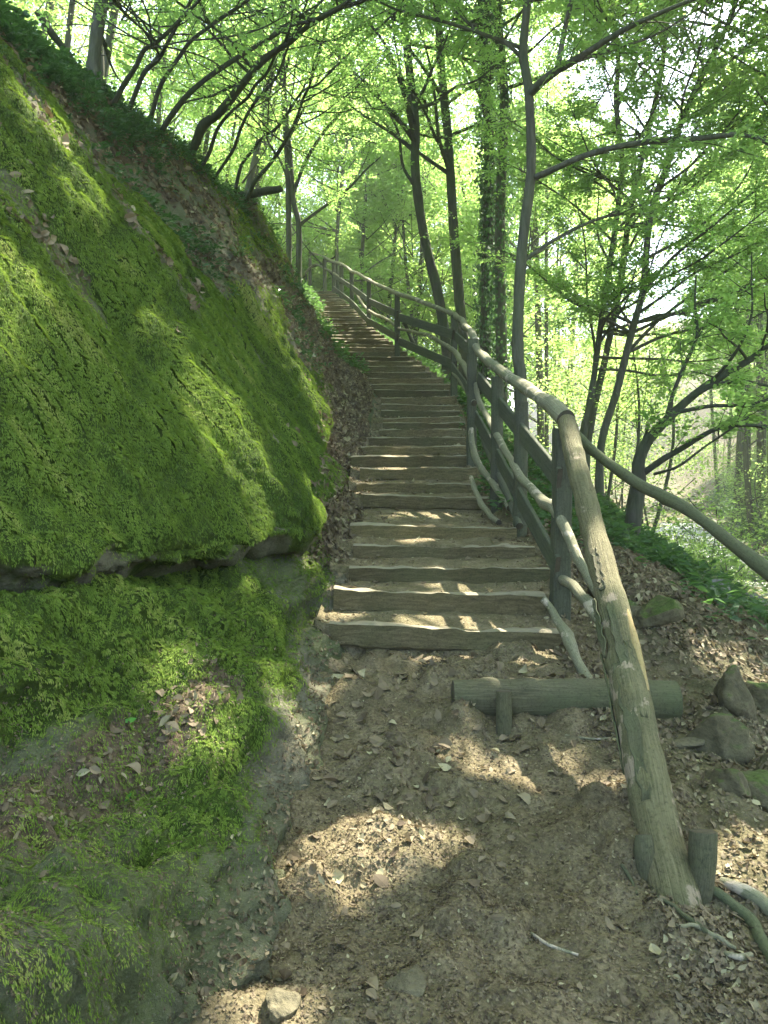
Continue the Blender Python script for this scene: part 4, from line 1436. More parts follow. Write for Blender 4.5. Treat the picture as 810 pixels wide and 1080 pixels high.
def tree(name, label, cat, stems, limbs=(), auto=10, auto_len=(1.5, 3.5), auto_from=.35, leaf=.066, seed=0, mat='bark', lmat='leaf', group=None, dens=1.0, ivy=0, twig_leaf=True, bias=None, sides=14, crook=0.0):
    """stems: list of (points, radii) in world space (first is the trunk); limbs: (points, radii)"""
    r = np.random.default_rng(seed)
    root_p = np.array(stems[0][0][0], float)
    root = empty(name, tuple(root_p))
    tag(root, label, cat, group)
    paths = []
    for k, (ps, rs) in enumerate(stems):
        mb = MB()
        tube(mb, ps, rs, sides=sides, bump=.07, bfreq=4, seed=seed + k, knots=3, cap=True, crook=crook)
        mb.build('trunk' if k == 0 else 'stem', M[mat], root, origin=root_p)
        paths.append(catmull(np.concatenate([np.asarray(ps, float), np.asarray(rs, float)[:, None]], 1), 60))
    limb_list = []
    for ps, rs in limbs:
        limb_list.append((np.asarray(ps, float), np.asarray(rs, float)))
    for k in range(auto):
        pth = paths[r.integers(0, len(paths))]
        f = auto_from + (1 - auto_from) * r.random()
        q = pth[min(59, int(f * 59))]
        az = r.uniform(0, 2 * math.pi)
        d = np.array([math.cos(az), math.sin(az), r.uniform(.05, .9)])
        if bias is not None:
            d = d + np.asarray(bias)
        L = r.uniform(*auto_len) * (1.15 - .4 * f)
        c = branch_curve(q[:3], d, L, r, 6)
        if not keep_mask(c[1:]).all():
            continue
        r0 = min(q[3] * .5, .012 + .012 * L)
        limb_list.append((c, np.linspace(r0, .006, 6)))
    SP, SD = [], []
    for ps, rs in limb_list:
        mb = MB()
        tube(mb, ps, rs, sides=8, bump=.06, seed=seed, rings=max(14, 4 * len(ps)), cap=False)
        C = catmull(np.concatenate([ps, rs[:, None]], 1), 40)
        T = nrm(np.gradient(C[:, :3], axis=0))
        L = np.linalg.norm(np.diff(C[:, :3], axis=0), axis=1).sum()
        ns = int(np.clip(L * 4.2, 4, 22))
        for s in range(ns):
            i = int(r.uniform(.22, 1) * 39)
            az = r.choice([-1, 1]) * r.uniform(.5, 1.3)
            t = T[i]
            ho = nrm(np.cross(t, np.array([0, 0, 1.0])))
            d = nrm(t * math.cos(az) + ho * math.sin(az) + np.array([0, 0, r.uniform(-.15, .3)]))
            sl = r.uniform(.35, 1.1) * min(1, .5 + L * .25)
            sp = branch_curve(C[i, :3], d, sl, r, 4, up=.05, wig=.16)
            tube(mb, sp, np.linspace(min(C[i, 3] * .6, .008), .0025, 4), sides=4, rings=7, cap=False)
            if twig_leaf:
                nt_ = max(2, int(sl * 9 * dens))
                for w in range(nt_):
                    a = r.uniform(.1, 1) * 3
                    k0 = min(2, int(a))
                    pp = sp[k0] + (sp[k0 + 1] - sp[k0]) * (a - k0)
                    dd = nrm(nrm(sp[k0 + 1] - sp[k0]) + r.normal(0, .55, 3) * np.array([1, 1, .5]))
                    SP.append(pp)
                    SD.append(dd)
        mb.build('limb', M[mat], root, origin=root_p)
    if SP:
        SP, SD = np.array(SP), np.array(SD)
        C, D, N, Lf = spray_leaves(SP, SD, 11, r.uniform(.22, .42, len(SP)), leaf, r)
        k = keep_mask(C)
        C, D, N, Lf = C[k], D[k], N[k], Lf[k]
        V, Fq = quads_leaf(C, D, N, Lf, Lf * r.uniform(.5, .68, len(C)), .12)
        t = np.clip(r.normal(.5, .2, len(C)) + .25 * fbm(C * .9, 2), 0, 1)
        make_obj('crown', V - root_p, Fq, M[lmat], root, smooth=False, face_attrs={'tint': t})
    if ivy:
        Cs, Ns = [], []
        for pth in paths[:1]:
            n = ivy
            i = r.integers(0, 59, n)
            f = r.random(n)[:, None]
            q = pth[i] * (1 - f) + pth[i + 1] * f
            a = r.uniform(0, 2 * math.pi, n)
            rad = q[:, 3] + r.gamma(2.0, .04, n) * (1 + .9 * np.sin(q[:, 2] * 2.1 + a) * .5)
            o = np.stack([np.cos(a), np.sin(a), np.zeros(n)], -1)
            Cs.append(q[:, :3] + o * rad[:, None])
            Ns.append(nrm(o + r.normal(0, .5, (n, 3)) + np.array([0, 0, .4])))
        C, N = np.concatenate(Cs), np.concatenate(Ns)
        D = nrm(r.normal(0, .5, C.shape) + np.array([0, 0, -1.0]))
        L = r.uniform(.06, .11, len(C))
        V, Fq = quads_leaf(C, D, N, L, L * .8, .1)
        make_obj('ivy', V - root_p, Fq, M['ivy'], root, smooth=False, face_attrs={'tint': np.clip(r.normal(.5, .25, len(C)), 0, 1)})
    return root


def PW(seq, Y=None):
    return [W(*p) if len(p) == 3 else W(p[0], p[1], Y) for p in seq]


def foot(p, extra=.15):
    """drop the first point of a trunk onto the ground"""
    p = np.array(p, float)
    return p


def wpx(w, Y):
    return w * Y / F / 2


def on_ground(ps, Y):
    """prepend a base point on the ground below the first point"""
    p = np.array(ps[0], float)
    g = float(ground_z(p[0], p[1]))
    b = p.copy()
    b[2] = min(g, p[2]) - .15
    if p[2] - b[2] > .3:
        return [b] + list(ps)
    return list(ps)


def stem(seq, Y, w0, w1, extend=3.0):
    ps = PW(seq, Y)
    ps = on_ground(ps, Y)
    d = nrm(ps[-1] - ps[-2])
    if extend:
        ps.append(ps[-1] + nrm(d + np.array([0, 0, .4])) * extend)
    n = len(ps)
    t = np.linspace(0, 1, n)
    rs = wpx(w0, Y) * (1 - t) + wpx(w1, Y) * t
    rs[0] *= 1.25
    return ps, list(rs)


# 1 the slender forked tree beside the railing
ps, rs = stem([(549, 470), (549, 400), (546, 370), (548, 300), (553, 240), (560, 180), (558, 100), (552, 55), (556, 0), (560, -90), (552, -190)], 9.2, 14, 6, 2)
tree('forked_tree', 'slender forked tree right beside the handrail with a long arching branch', 'tree', [(ps, rs)],
     [(PW([(558, 100, 9.2), (572, 86, 9.0), (590, 73, 8.8), (620, 55, 8.5), (655, 33, 8.2), (700, 12, 7.9), (760, -12, 7.5)]), [.05, .047, .042, .034, .028, .022, .015]),
      (PW([(588, 74, 8.8), (592, 50, 8.8), (597, 25, 8.8), (608, -20, 8.7), (625, -80, 8.6)]), [.034, .03, .028, .022, .015]),
      (PW([(563, 188, 9.2), (585, 178, 9.0), (612, 166, 8.8), (650, 155, 8.5), (690, 149, 8.2), (735, 146, 7.9), (785, 142, 7.6), (815, 153, 7.4), (860, 170, 7.2)]), [.04, .037, .034, .032, .03, .028, .025, .02, .012]),
      (PW([(552, 275, 9.2), (590, 250, 9.4), (640, 228, 9.6), (690, 225, 9.8)]), [.025, .022, .017, .01])],
     auto=22, auto_len=(1.6, 3.6), auto_from=.55, seed=11, dens=1.2, bias=(.1, .1, .1))
# 2..5 the group behind the railing
ps, rs = stem([(471, 368), (462, 310), (452, 270), (444, 230), (438, 180), (438, 130), (433, 85), (428, 40), (420, -30)], 15, 11.5, 7)
tree('curved_tree', 'dark curved trunk, leftmost of the group behind the railing', 'tree', [(ps, rs)],
     [(PW([(437, 120, 15), (425, 90, 15), (408, 60, 15), (380, 40, 15)]), [.05, .04, .03, .015]), (PW([(440, 200, 15), (425, 175, 15), (420, 140, 15), (405, 110, 15)]), [.04, .03, .025, .012])],
     auto=22, auto_len=(2, 4), auto_from=.45, seed=12, mat='bark_dark', dens=.9)
ps, rs = stem([(489, 365), (484, 310), (479, 250), (476, 200), (472, 140), (466, 80), (462, 20), (455, -50)], 16, 11.5, 7)
tree('straight_tree', 'straight dark trunk, second from left of the group behind the railing', 'tree', [(ps, rs)], auto=22, auto_len=(2, 4), auto_from=.45, seed=13, mat='bark_dark', dens=.9)
ps, rs = stem([(511, 395), (513, 320), (515, 240), (516, 160), (513, 80), (511, 0), (508, -60)], 17, 13, 9)
tree('ivy_tree', 'thick trunk wrapped in ivy behind the railing', 'tree', [(ps, rs)], auto=22, auto_len=(2, 4), auto_from=.5, seed=14, mat='bark_dark', ivy=7000, dens=.9)
ps, rs = stem([(529, 390), (528, 320), (527, 250), (529, 180), (532, 110), (528, 50), (522, -20)], 16.3, 13, 7)
tree('grey_tree', 'slimmer trunk with sparse ivy just right of the ivy trunk', 'tree', [(ps, rs)], auto=20, auto_len=(2, 4), auto_from=.5, seed=15, ivy=2200, dens=.9)
# 6..8 right pair/trio
for k, (seq, Y, w, lb) in enumerate((
        ([(614, 475), (626, 400), (638, 310), (650, 233), (656, 170), (650, 110), (652, 60), (645, 0)], 13.5, 7.2, 'left and straightest of the three slanting trunks right of centre'),
        ([(620, 470), (640, 370), (654, 300), (663, 233), (675, 176), (690, 112), (699, 65), (706, 0)], 14.0, 7.8, 'middle of the three slanting trunks right of centre'),
        ([(634, 470), (651, 411), (665, 355), (678, 305), (686, 228), (703, 176), (718, 130), (738, 85), (756, 50), (775, 5)], 12.8, 8.6, 'right and most slanting of the three trunks right of centre'))):
    ps, rs = stem(seq, Y, w, w * .55, 2.5)
    tree('slanting_tree', lb, 'tree', [(ps, rs)], auto=30, auto_len=(2, 4.2), auto_from=.25, seed=21 + k, group='slanting trunks right of centre', dens=1.6, bias=(.2, 0, -.1))
# 9 the low spreading tree at right
ps = PW([(664, 580), (668, 545), (674, 512), (673, 490), (680, 470), (692, 455), (706, 440), (730, 418), (760, 397), (790, 380), (815, 362), (850, 340)], 9.6)
ps = on_ground(ps, 9.6)
n = len(ps)
rs = np.interp(np.linspace(0, 1, n), [0, .25, .4, 1], [wpx(19, 9.6), wpx(13, 9.6), wpx(11, 9.6), wpx(5, 9.6)])
tree('low_spreading_tree', 'low dark tree with bent trunk and long side branches above the stream', 'tree', [(ps, rs)],
     [(PW([(680, 498, 9.6), (700, 484, 9.4), (717, 474, 9.3), (740, 460, 9.1), (757, 452, 9.0), (785, 448, 8.8), (815, 450, 8.7), (860, 440, 8.5)]), [.045, .04, .036, .032, .028, .024, .02, .015]),
      (PW([(677, 478, 9.6), (680, 462, 9.6), (684, 449, 9.6)]), [.035, .025, .012]),
      (PW([(702, 444, 9.6), (710, 415, 9.6), (722, 385, 9.6), (735, 355, 9.6), (733, 320, 9.6), (734, 290, 9.6)]), [.03, .027, .024, .02, .016, .01]),
      (PW([(725, 422, 9.6), (750, 408, 9.4), (780, 402, 9.2), (815, 408, 9)]), [.028, .024, .02, .014]),
      (PW([(690, 500, 9.5), (715, 492, 9.2), (745, 470, 9), (790, 440, 8.8)]), [.02, .017, .014, .01]),
      (PW([(735, 352, 9.6), (755, 330, 9.5), (785, 318, 9.4)]), [.015, .012, .008])],
     auto=8, auto_len=(1.2, 2.4), auto_from=.5, seed=31, mat='bark_dark', dens=1.3, leaf=.07)
# 10 twin stemmed tree at the left of the stair top
Y = 17.3
s1 = stem([(307, 322), (305, 285), (304.5, 235), (303.5, 185), (300, 120), (297, 82), (287, 60), (272, 28), (258, -5)], Y, 6.6, 3.5, 1.5)
s2 = stem([(316, 325), (315, 290), (315, 236), (309.5, 212), (306, 165), (301, 110), (299, 60), (299, 0), (298, -60)], Y, 7.0, 3.2, 1.5)
tree('twin_stem_tree', 'slim twin stemmed tree standing left of the top of the stairs', 'tree', [s1, s2],
     [(PW([(316, 237, Y), (335, 223, Y), (366, 200, Y), (385, 180, Y), (402, 165, Y)]), [.04, .035, .03, .022, .012]),
      (PW([(310, 202, Y), (322, 171, Y), (341, 140, Y), (365, 112, Y), (385, 80, Y)]), [.045, .04, .036, .03, .016]),
      (PW([(303, 150, Y), (330, 95, Y), (345, 65, Y), (372, 30, Y)]), [.03, .026, .02, .012]),
      (PW([(304, 190, Y), (290, 160, Y), (262, 140, Y)]), [.03, .022, .012])],
     auto=12, auto_len=(1.5, 3), auto_from=.5, seed=41, mat='bark_dark', dens=.8)


def ridge_base(px, py):
    """point on the cliff surface nearest a pixel ray (ridge region)"""
    d = CV - EYE
    z = d[..., 1] * CP - d[..., 2] * SP
    X = 405 + F * d[..., 0] / np.maximum(z, .1)
    Yp = 540 - F * (d[..., 1] * SP + d[..., 2] * CP) / np.maximum(z, .1)
    e = np.hypot(X - px, Yp - py) + np.where((CTT < 9) | (CTT > 11), 1e3, 0) + np.where(z < 1, 1e4, 0)
    k = np.unravel_index(np.argmin(e), e.shape)
    return CV[k]


# 11.. leaning stems on the ridge
leaners = [
    ([(196, 156), (216, 132), (234, 116), (261, 84), (283, 57), (316, 35), (348, 12), (400, -10)], 10.6, 12, 5, 'thickest dark stem leaning right from the rocky ridge'),
    ([(128, 95), (145, 68), (160, 49), (193, 15), (225, -20)], 9.3, 6.5, 4, 'leaning ridge stem nearest the stubby ridge tree'),
    ([(142, 104), (158, 72), (173, 49), (200, 3), (215, -30)], 9.5, 6, 4, 'steep leaning ridge stem, second from the stubby ridge tree'),
    ([(160, 118), (172, 90), (186, 60), (210, 36), (250, 8), (280, -15)], 9.9, 6, 4, 'leaning ridge stem bending over to the right at mid height'),
    ([(172, 126), (200, 99), (240, 68), (285, 40), (330, 22), (380, -8)], 10.2, 7, 4, 'low sweeping ridge stem just left of the thickest one'),
    ([(216, 165), (232, 132), (262, 100), (280, 78), (300, 45), (330, 10)], 11.0, 5, 3, 'thin stem springing up right of the thickest leaning one'),
    ([(232, 178), (247, 155), (262, 118), (285, 90), (300, 60)], 11.6, 4.5, 3, 'thin pale stem halfway down the ridge'),
    ([(247, 193), (258, 170), (275, 148), (296, 130), (318, 98), (345, 80)], 12.5, 4.5, 3, 'thin curved stem low on the ridge'),
    ([(258, 206), (270, 190), (285, 172), (300, 150), (318, 110), (330, 75)], 13.5, 6, 3.5, 'lowest leaning stem above the twin stemmed tree')]
for k, (seq, Y, w0, w1, lb) in enumerate(leaners):
    b = ridge_base(*seq[0])
    Yb = b[1]
    ps = [b - np.array([0, 0, .12])] + [W(p[0], p[1], Yb - (.25 * i)) for i, p in enumerate(seq[1:], 1)]
    d = nrm(ps[-1] - ps[-2])
    ps.append(ps[-1] + nrm(d + np.array([0, 0, .2])) * 1.5)
    rs = np.linspace(wpx(w0, Yb) * .8, wpx(w1, Yb) * .5, len(ps))
    tree('leaning_tree', lb, 'tree', [(ps, list(rs))], auto=11, auto_len=(1.0, 2.4), auto_from=.3, seed=51 + k, mat='bark_dark', group='leaning trees on the ridge', dens=.7, leaf=.06, sides=10, crook=.014)
b = ridge_base(255, 207)
loose('broken_limb', 'short broken limb sticking out sideways from the ridge', 'branch', [b, W(275, 203, b[1]), W(297, 199, b[1] - .1)], [.07, .06, .05], M['bark_dark'], 12, .1, 77)
b = ridge_base(100, 95)
ps = [b - np.array([0, 0, .2]), W(99, 67, b[1]), W(103, 30, b[1]), W(107, 0, b[1]), W(110, -60, b[1]), W(118, -160, b[1])]
tree('ridge_tree', 'upright mossy tree with root mound on the upper left ridge', 'tree', [(ps, [.16, .075, .07, .065, .055, .04])], auto=12, auto_len=(1, 2.6), auto_from=.35, seed=71, dens=.6, leaf=.065)
b = ridge_base(88, 82)
loose('dead_branch', 'dark dead branch lying down the upper left ridge', 'branch', [W(38, 12, b[1] - .3), W(55, 35, b[1] - .2), W(72, 58, b[1] - .05), b], [.03, .035, .038, .04], M['bark_dark'], 10, .1, 78)
# 20 slim far tree right of the twin stems, above the railing end
ps, rs = stem([(356, 300), (355, 262), (357, 225), (361, 185), (366, 140), (362, 90)], 25.5, 4.2, 2.8, 3)
tree('slim_far_tree', 'slim pale tree behind the top end of the railing', 'tree', [(ps, rs)], auto=26, auto_len=(2, 4.5), auto_from=.15, seed=81, dens=.9)


# ------------------------------------------------------------------ the wood all round, one mass of far trees plus added shade crowns
def build_wood():
    r = np.random.default_rng(5)
    TR = MB()
    CC, DD, NN, LL = [], [], [], []

    def clump(c, rad, n, leaf, flat=.45):
        # flattened, layered puff of leafy sprays
        p = nrm(r.normal(size=(n, 3))) * (r.random((n, 1)) ** .45) * np.array([rad, rad, rad * flat]) + c
        p[:, 2] -= .18 * np.linalg.norm(p[:, :2] - c[:2], axis=1) ** 1.5
        d = nrm((p - c) * np.array([1, 1, .3]) + r.normal(0, .5, (n, 3)) * np.array([1, 1, .5]))
        CC.append(p)
        DD.append(d)
        NN.append(nrm(np.array([0, 0, 1.0]) + r.normal(0, .5, (n, 3))))
        LL.append(leaf * r.uniform(.65, 1.25, n))

    def clear(a, b):
        return keep_mask(a + (b - a) * np.linspace(0, 1, 30)[:, None]).all()

    def far_tree(x, y, H, trunk_r, crown_from, rad, ncl, per, leaf, lean=0.0):
        z = float(ground_z(x, y, False))
        if x < -2 and y < 40:
            z = float(np.interp(-x, [2, 5, 8, 25], [5, 6.2, 7.2, 14]))
        b = np.array([x, y, z - .3])
        lx, ly = r.normal(0, .05, 2) + np.array([lean, 0])
        t = b + np.array([lx * H, ly * H, H])
        mid = (b + t) / 2 + np.array([r.normal(0, .25), r.normal(0, .2), 0])
        tube(TR, [b, mid, t], [trunk_r, trunk_r * .7, trunk_r * .1], sides=8, rings=16, bump=.05, cap=False)
        for k in range(ncl):
            f = crown_from + (1.02 - crown_from) * r.random() ** .8
            base = b + (t - b) * f
            a = r.uniform(0, 2 * math.pi)
            q = rad * (1.1 - .65 * max(0, f - .5) * 1.3) * math.sqrt(r.uniform(.04, 1))
            c = base + np.array([math.cos(a) * q, math.sin(a) * q, q * .25])
            s = b + (t - b) * max(.1, f - .10)
            if k % 2 == 0 and clear(s, c):
                tube(TR, [s, (s + c) / 2 + np.array([0, 0, -.1]), c], [trunk_r * .28, trunk_r * .18, .012], sides=5, rings=7, cap=False)
            clump(c, r.uniform(.6, 1.25), per, leaf)

    def cam_xy(px, y):
        return (px - 405) / F * y

    # beyond the railing and the ravine
    for k in range(64):
        y = r.uniform(19, 44)
        x = cam_xy(r.uniform(260, 1000), y)
        g = float(ground_z(x, y, False))
        if abs(x - xc(y)) < 2.2:
            x += 4
        if y < 27 and abs(x - xe(y)) < 2.4:
            continue
        H = r.uniform(9, 17)
        far_tree(x, y, H, r.uniform(.07, .16), r.uniform(.05, .3), r.uniform(1.8, 3.2), 38, 320, .075 + .0018 * y)
    # taller trees on the far bank at the right
    for k in range(16):
        y = r.uniform(17, 36)
        x = y * r.uniform(.30, .60)
        if abs(x - xc(y)) < 2.4:
            x = xc(y) + 2.6
        far_tree(x, y, r.uniform(11, 16), r.uniform(.06, .11), .35, r.uniform(2, 3), 38, 330, .10)
    # understorey that fills the ravine view on the right and the far bank
    for k in range(70):
        y = r.uniform(11, 34)
        x = cam_xy(r.uniform(600, 960), y)
        if abs(x - xc(y)) < 1.8 or x < xe(y) + 2.2 or (y < 25 and .34 < x / y < .56 and k % 3):
            continue
        far_tree(x, y, r.uniform(2.5, 6), r.uniform(.025, .05), .25, r.uniform(.9, 1.7), 10, 190, .07)
    for k in range(60):
        y = r.uniform(17, 38)
        x = xc(y) + r.uniform(2.3, 9)
        far_tree(x, y, r.uniform(1.6, 4.5), r.uniform(.02, .045), .15, r.uniform(.9, 1.8), 9, 230, .085)
    for k in range(9):
        y = r.uniform(11.5, 17)
        x = y * r.uniform(.36, .5)
        far_tree(x, y, r.uniform(1.0, 1.9), .018, .2, .8, 7, 170, .07)
    # slope behind the ridge on the left
    for k in range(44):
        y = r.uniform(11, 34)
        x = cam_xy(r.uniform(-60, 330), y)
        if x > -3.2:
            continue
        far_tree(x, y, r.uniform(7, 12), r.uniform(.05, .1), r.uniform(.15, .4), r.uniform(1.6, 2.6), 26, 260, .08, lean=.12)
    # behind the stair head
    for k in range(24):
        y = r.uniform(28, 40)
        x = cam_xy(r.uniform(250, 480), y)
        far_tree(x, y, r.uniform(4, 11), r.uniform(.05, .1), .06, r.uniform(1.8, 2.6), 26, 230, .15)
    # trees outside the view, added so their crowns shade the path
    for k, (x, y, H) in enumerate(((3.8, 4.2, 12), (6.0, 7.0, 13), (8.5, 10.5, 14), (7.6, 11.5, 13), (10.5, 5.5, 13), (4.2, 0.2, 11), (7.5, 1.5, 12), (11.5, 14, 15), (9.6, 15.5, 15), (-7.5, 3.5, 9), (-6.5, 8.5, 9),
                                   (-8, 13, 9), (13.5, 9, 14), (2.5, -4, 11), (-4.5, -3, 10), (13, 20, 15), (13.5, 25, 15), (15, 3, 13), (-3.5, -8, 12), (5, -8, 12), (-9, -4, 10))):
        far_tree(x, y, H, r.uniform(.1, .17), .62, 3.4, 44, 170, .12)
    shade_canopy = np.array([(3.8, 4.2), (6.0, 7.0), (8.5, 10.5), (7.6, 11.5), (10.5, 5.5), (7.5, 1.5), (11.5, 14), (9.6, 15.5), (-6.5, 8.5), (13.5, 9)])
    placed = 0
    for k in range(2000):  # extra leaf clumps added up the sun direction to shade the foreground
        y0 = r.uniform(1.5, 13) if k % 2 else r.uniform(1.5, 6)
        x0 = r.uniform(-2.2, 3.2) if k % 2 == 0 else r.uniform(-3.8, 2.4)
        if k % 3 == 0:
            x0, y0 = r.uniform(-3.6, -.6), r.uniform(3, 8)
        z0 = float(zs(y0)) + max(0, -x0 - .5) * 1.2
        c = np.array([x0, y0, z0]) + SUN * r.uniform(9.5, 15)
        order = np.argsort(np.hypot(shade_canopy[:, 0] - c[0], shade_canopy[:, 1] - c[1]))
        ok = False
        for j in list(order[:4]) * 2:
            t = np.array([shade_canopy[j, 0], shade_canopy[j, 1], c[2] - r.uniform(-.8, 2.2)])
            if clear(t, c):
                ok = True
                break
        if not ok:
            continue
        placed += 1
        if placed > 400:
            break
        tube(TR, [t, (t + c) / 2 + np.array([0, 0, .25]), c], [.05, .03, .01], sides=5, rings=8, cap=False)
        clump(c, r.uniform(.8, 1.3), 300, .12)
    C, D, N, L = (np.concatenate(q) for q in (CC, DD, NN, LL))
    k = keep_mask(C)
    # keep the lens clear
    d = C - EYE
    k &= ~((d[:, 1] > -1) & (np.linalg.norm(d, axis=1) < 5.5) & (C[:, 2] < 6))
    C, D, N, L = C[k], D[k], N[k], L[k]
    V, Fq = quads_leaf(C, D, N, L, L * r.uniform(.5, .7, len(C)), .12)
    t = np.clip(r.normal(.5, .2, len(C)) + .3 * fbm(C * .35, 2), 0, 1)
    print('wood leaves', len(C), 'shade_canopy', placed)
    root = empty('woodland', (0, 0, 0))
    tag(root, 'hazy sunlit mass of far leafy trees filling the ravine and the hillside, plus added unseen canopy shading the path', 'woodland', kind='stuff')
    o = make_obj('foliage', V, Fq, M['leaf_far'], root, smooth=False, face_attrs={'tint': t})
    o['kind'] = 'stuff'
    o = TR.build('trunks', M['bark'], root)
    o['kind'] = 'stuff'


build_wood()


# ------------------------------------------------------------------ low plants
def build_undergrowth():
    r = np.random.default_rng(8)
    gx, gy = GROUND[..., 0], GROUND[..., 1]
    n1 = fbm(GROUND * np.array([1, 1, 0]) * .8 + 3, 3)
    far = sstep(.5, 1.9, gx - xe(gy)) * sstep(5.6, 7.4, gy + .3 * (gx - 1.2)) * (1 - sstep(-.2, .7, gx - (xc(gy) - 1.3)))
    w = far * (.75 + n1).clip(.05, 2) * cam_w(GROUND, 1.5) * VIEWG * (gy < 26)
    P, N, Dn, _ = sample_grid(GROUND, w * (fbm(GROUND * np.array([1, 1, 0]) * 1.6 + 23, 3) + .35).clip(.02, 1), 9000)
    bank = sstep(1.5, 2.2, gx - xc(gy)) * (gx < xc(gy) + 16) * (gy > 8) * (gy < 40) * VIEWG
    P2, N2, _, _ = sample_grid(GROUND, bank * cam_w(GROUND, 1.0), 9000)
    wc = CGREEN * VIEWC * (CV[..., 1] < 20) * (CV[..., 1] > 2)
    P3, N3, _, _ = sample_grid(CV, wc * cam_w(CV, 1.0), 9000)
    edge = sstep(-.02, .15, gx - xe(gy)) * (1 - sstep(.5, .9, gx - xe(gy))) * (gy > 6.5) * (gy < 24)
    P4, N4, _, _ = sample_grid(GROUND, edge * cam_w(GROUND, .8) * VIEWG, 1500)
    strip = (CTT > 1.3) * (CTT < 6) * (CV[..., 1] > 12) * (CV[..., 1] < 24)
    P5, N5, _, _ = sample_grid(CV, strip * VIEWC, 500)
    P = np.concatenate([P, P2, P3, P4, P5])
    N = np.concatenate([N, N2, N3, N4, N5])
    sz = np.concatenate([np.full(9000, .20), np.full(9000, .3), np.full(9000, .12), np.full(1500, .16), np.full(500, .18)])
    Cs, Ds, Ns, Ls = [], [], [], []
    n = len(P)
    h = sz * r.uniform(.4, 1.3, n)
    for k in range(9):
        a = r.uniform(0, 2 * math.pi, n)
        o = np.stack([np.cos(a), np.sin(a), r.uniform(-.15, .6, n)], -1)
        o = nrm(o)
        f = r.uniform(.25, 1, n)
        C = P + nrm(N + np.array([0, 0, 1.0])) * (h * f)[:, None] + o * (h * .45)[:, None]
        Cs.append(C)
        Ds.append(o)
        Ns.append(nrm(np.array([0, 0, 1.0]) + r.normal(0, .4, (n, 3))))
        Ls.append(np.clip(h * r.uniform(.35, .6, n), .03, .12))
    C, D, N, L = (np.concatenate(q) for q in (Cs, Ds, Ns, Ls))
    V, Fq = quads_leaf(C, D, N, L, L * r.uniform(.4, .65, len(L)), .12)
    t = np.clip(r.normal(.45, .22, len(C)) + .25 * fbm(C * .8, 2), 0, 1)
    pid = np.tile(np.arange(n), 9)
    rid = (pid >= 18000) & (pid < 27000)
    V4 = V.reshape(-1, 4, 3)
    Vr = V4[rid].reshape(-1, 3)
    o = make_obj('ridge_plants', Vr, np.arange(len(Vr)).reshape(-1, 4), M['ivy'], smooth=False, face_attrs={'tint': np.clip(t[rid] + .15, 0, 1)})
    tag(o, 'small dark ivy like plants along the upper edge of the mossy rock', 'undergrowth', kind='stuff')
    V = V4[~rid].reshape(-1, 3)
    Fq = np.arange(len(V)).reshape(-1, 4)
    t = t[~rid]
    o = make_obj('undergrowth', V, Fq, M['fern'], smooth=False, face_attrs={'tint': t})
    tag(o, 'dense low green plants covering the slope and the ridge', 'undergrowth', kind='stuff')


build_undergrowth()

# fresh green leaves fallen on the left ledge
for k, (px, py, Y, ln, lb) in enumerate(((137, 770, 2.95, .06, 'single fresh green leaf lying on the leaf filled ledge'), (131, 848, 2.6, .045, 'small upright green leaf among dead leaves at left'))):
    p = W(px, py, Y)
    d = CV - EYE
    z = d[..., 1] * CP - d[..., 2] * SP
    X = 405 + F * d[..., 0] / np.maximum(z, .1)
    Yp = 540 - F * (d[..., 1] * SP + d[..., 2] * CP) / np.maximum(z, .1)
    e = np.hypot(X - px, Yp - py) + np.where((z < 1) | (CTT > 5), 1e4, 0)
    kk = np.unravel_index(np.argmin(e), e.shape)
    p = CV[kk] + np.array([0, 0, .03])
    V, Fq = curled(np.zeros((1, 3)), np.array([[.9, .2, .15 + .5 * k]]), np.array([[.1, -.5, .9]]), np.array([ln]), np.array([ln * .55]), np.array([.3]), np.array([.3]))
    o = make_obj('green_leaf', V, Fq, M['fresh'], face_attrs={'tint': np.full(8, .6)})
    o.location = p
    tag(o, lb, 'leaf', 'fresh leaves on the ledge')

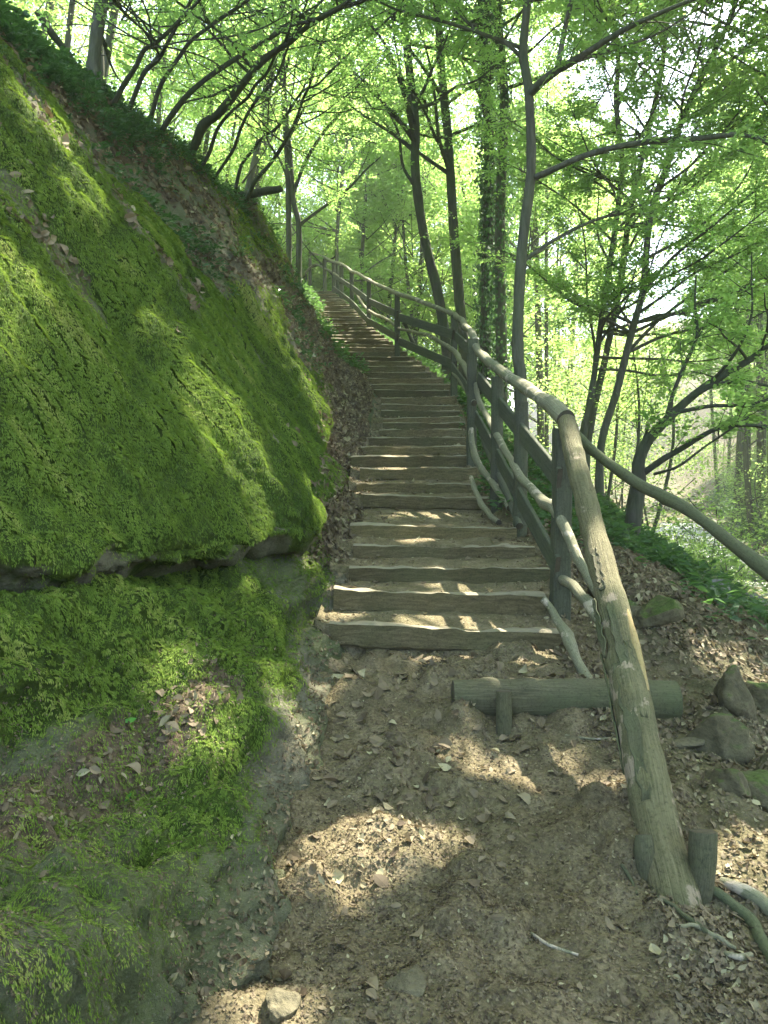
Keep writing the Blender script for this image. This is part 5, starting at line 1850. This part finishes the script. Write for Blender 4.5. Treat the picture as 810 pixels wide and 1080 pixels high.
# ------------------------------------------------------------------ damp forest air
m, nt, out = new_mat('forest air')
pv = nt.nodes.new('ShaderNodeVolumePrincipled')
pv.inputs['Color'].default_value = (.93, .97, .95, 1)
pv.inputs['Density'].default_value = HAZE
pv.inputs['Anisotropy'].default_value = .35
nt.links.new(pv.outputs[0], out.inputs['Volume'])
allz = GROUND[..., 2]
x0, x1 = GROUND[..., 0].min() - 2, GROUND[..., 0].max() + 2
y0, y1 = GROUND[..., 1].min() - 2, GROUND[..., 1].max() + 2
z0, z1 = allz.min() - 1, max(allz.max(), CV[..., 2].max(), 30) + 2
HV = np.array([(x, y, z) for z in (z0, z1) for y in (y0, y1) for x in (x0, x1)])
tag(make_obj('haze', HV, [(0, 2, 3, 1), (4, 5, 7, 6), (0, 1, 5, 4), (2, 6, 7, 3), (0, 4, 6, 2), (1, 3, 7, 5)], m, smooth=False), kind='stuff')

# ------------------------------------------------------------------ sky, sun, camera
world = bpy.data.worlds.new('World')
scene.world = world
world.use_nodes = True
nt = world.node_tree
bg = nt.nodes['Background']
sky = nt.nodes.new('ShaderNodeTexSky')
sky.sky_type = 'NISHITA'
sky.sun_disc = False
sky.sun_elevation = SUN_EL
sky.sun_rotation = SUN_AZ
sky.air_density = 1.0
sky.dust_density = 2.5
nt.links.new(sky.outputs[0], bg.inputs[0])
bg.inputs[1].default_value = .14

sl = bpy.data.lights.new('sun', 'SUN')
sl.energy = 5.0
sl.angle = math.radians(.53)
sl.color = (1, .93, .82)
so = bpy.data.objects.new('sun', sl)
COL.objects.link(so)
so.rotation_euler = Vector(tuple(SUN)).to_track_quat('Z', 'Y').to_euler()
so.location = tuple(SUN * 40)

cam = bpy.data.cameras.new('camera')
cam.sensor_fit = 'HORIZONTAL'
cam.sensor_width = 36
cam.lens = 36 * F / 810.0
cam.clip_start = .05
cam.clip_end = 600
co = bpy.data.objects.new('camera', cam)
COL.objects.link(co)
co.location = tuple(EYE)
co.rotation_euler = (math.pi / 2 - PITCH, 0, 0)
scene.camera = co

vs = scene.view_settings
vs.view_transform = 'Standard'
vs.look = 'None'
vs.gamma = 1
vs.exposure = 2.8
scene.cycles.use_denoising = True
scene.cycles.volume_bounces = 1
scene.cycles.volume_max_steps = 64
scene.cycles.max_bounces = 10
scene.cycles.diffuse_bounces = 4
scene.cycles.transmission_bounces = 8
scene.cycles.transparent_max_bounces = 8
scene.cycles.sample_clamp_indirect = 6
scene.cycles.caustics_reflective = False
scene.cycles.caustics_refractive = False
print('script time', round(time.time() - T0, 1))
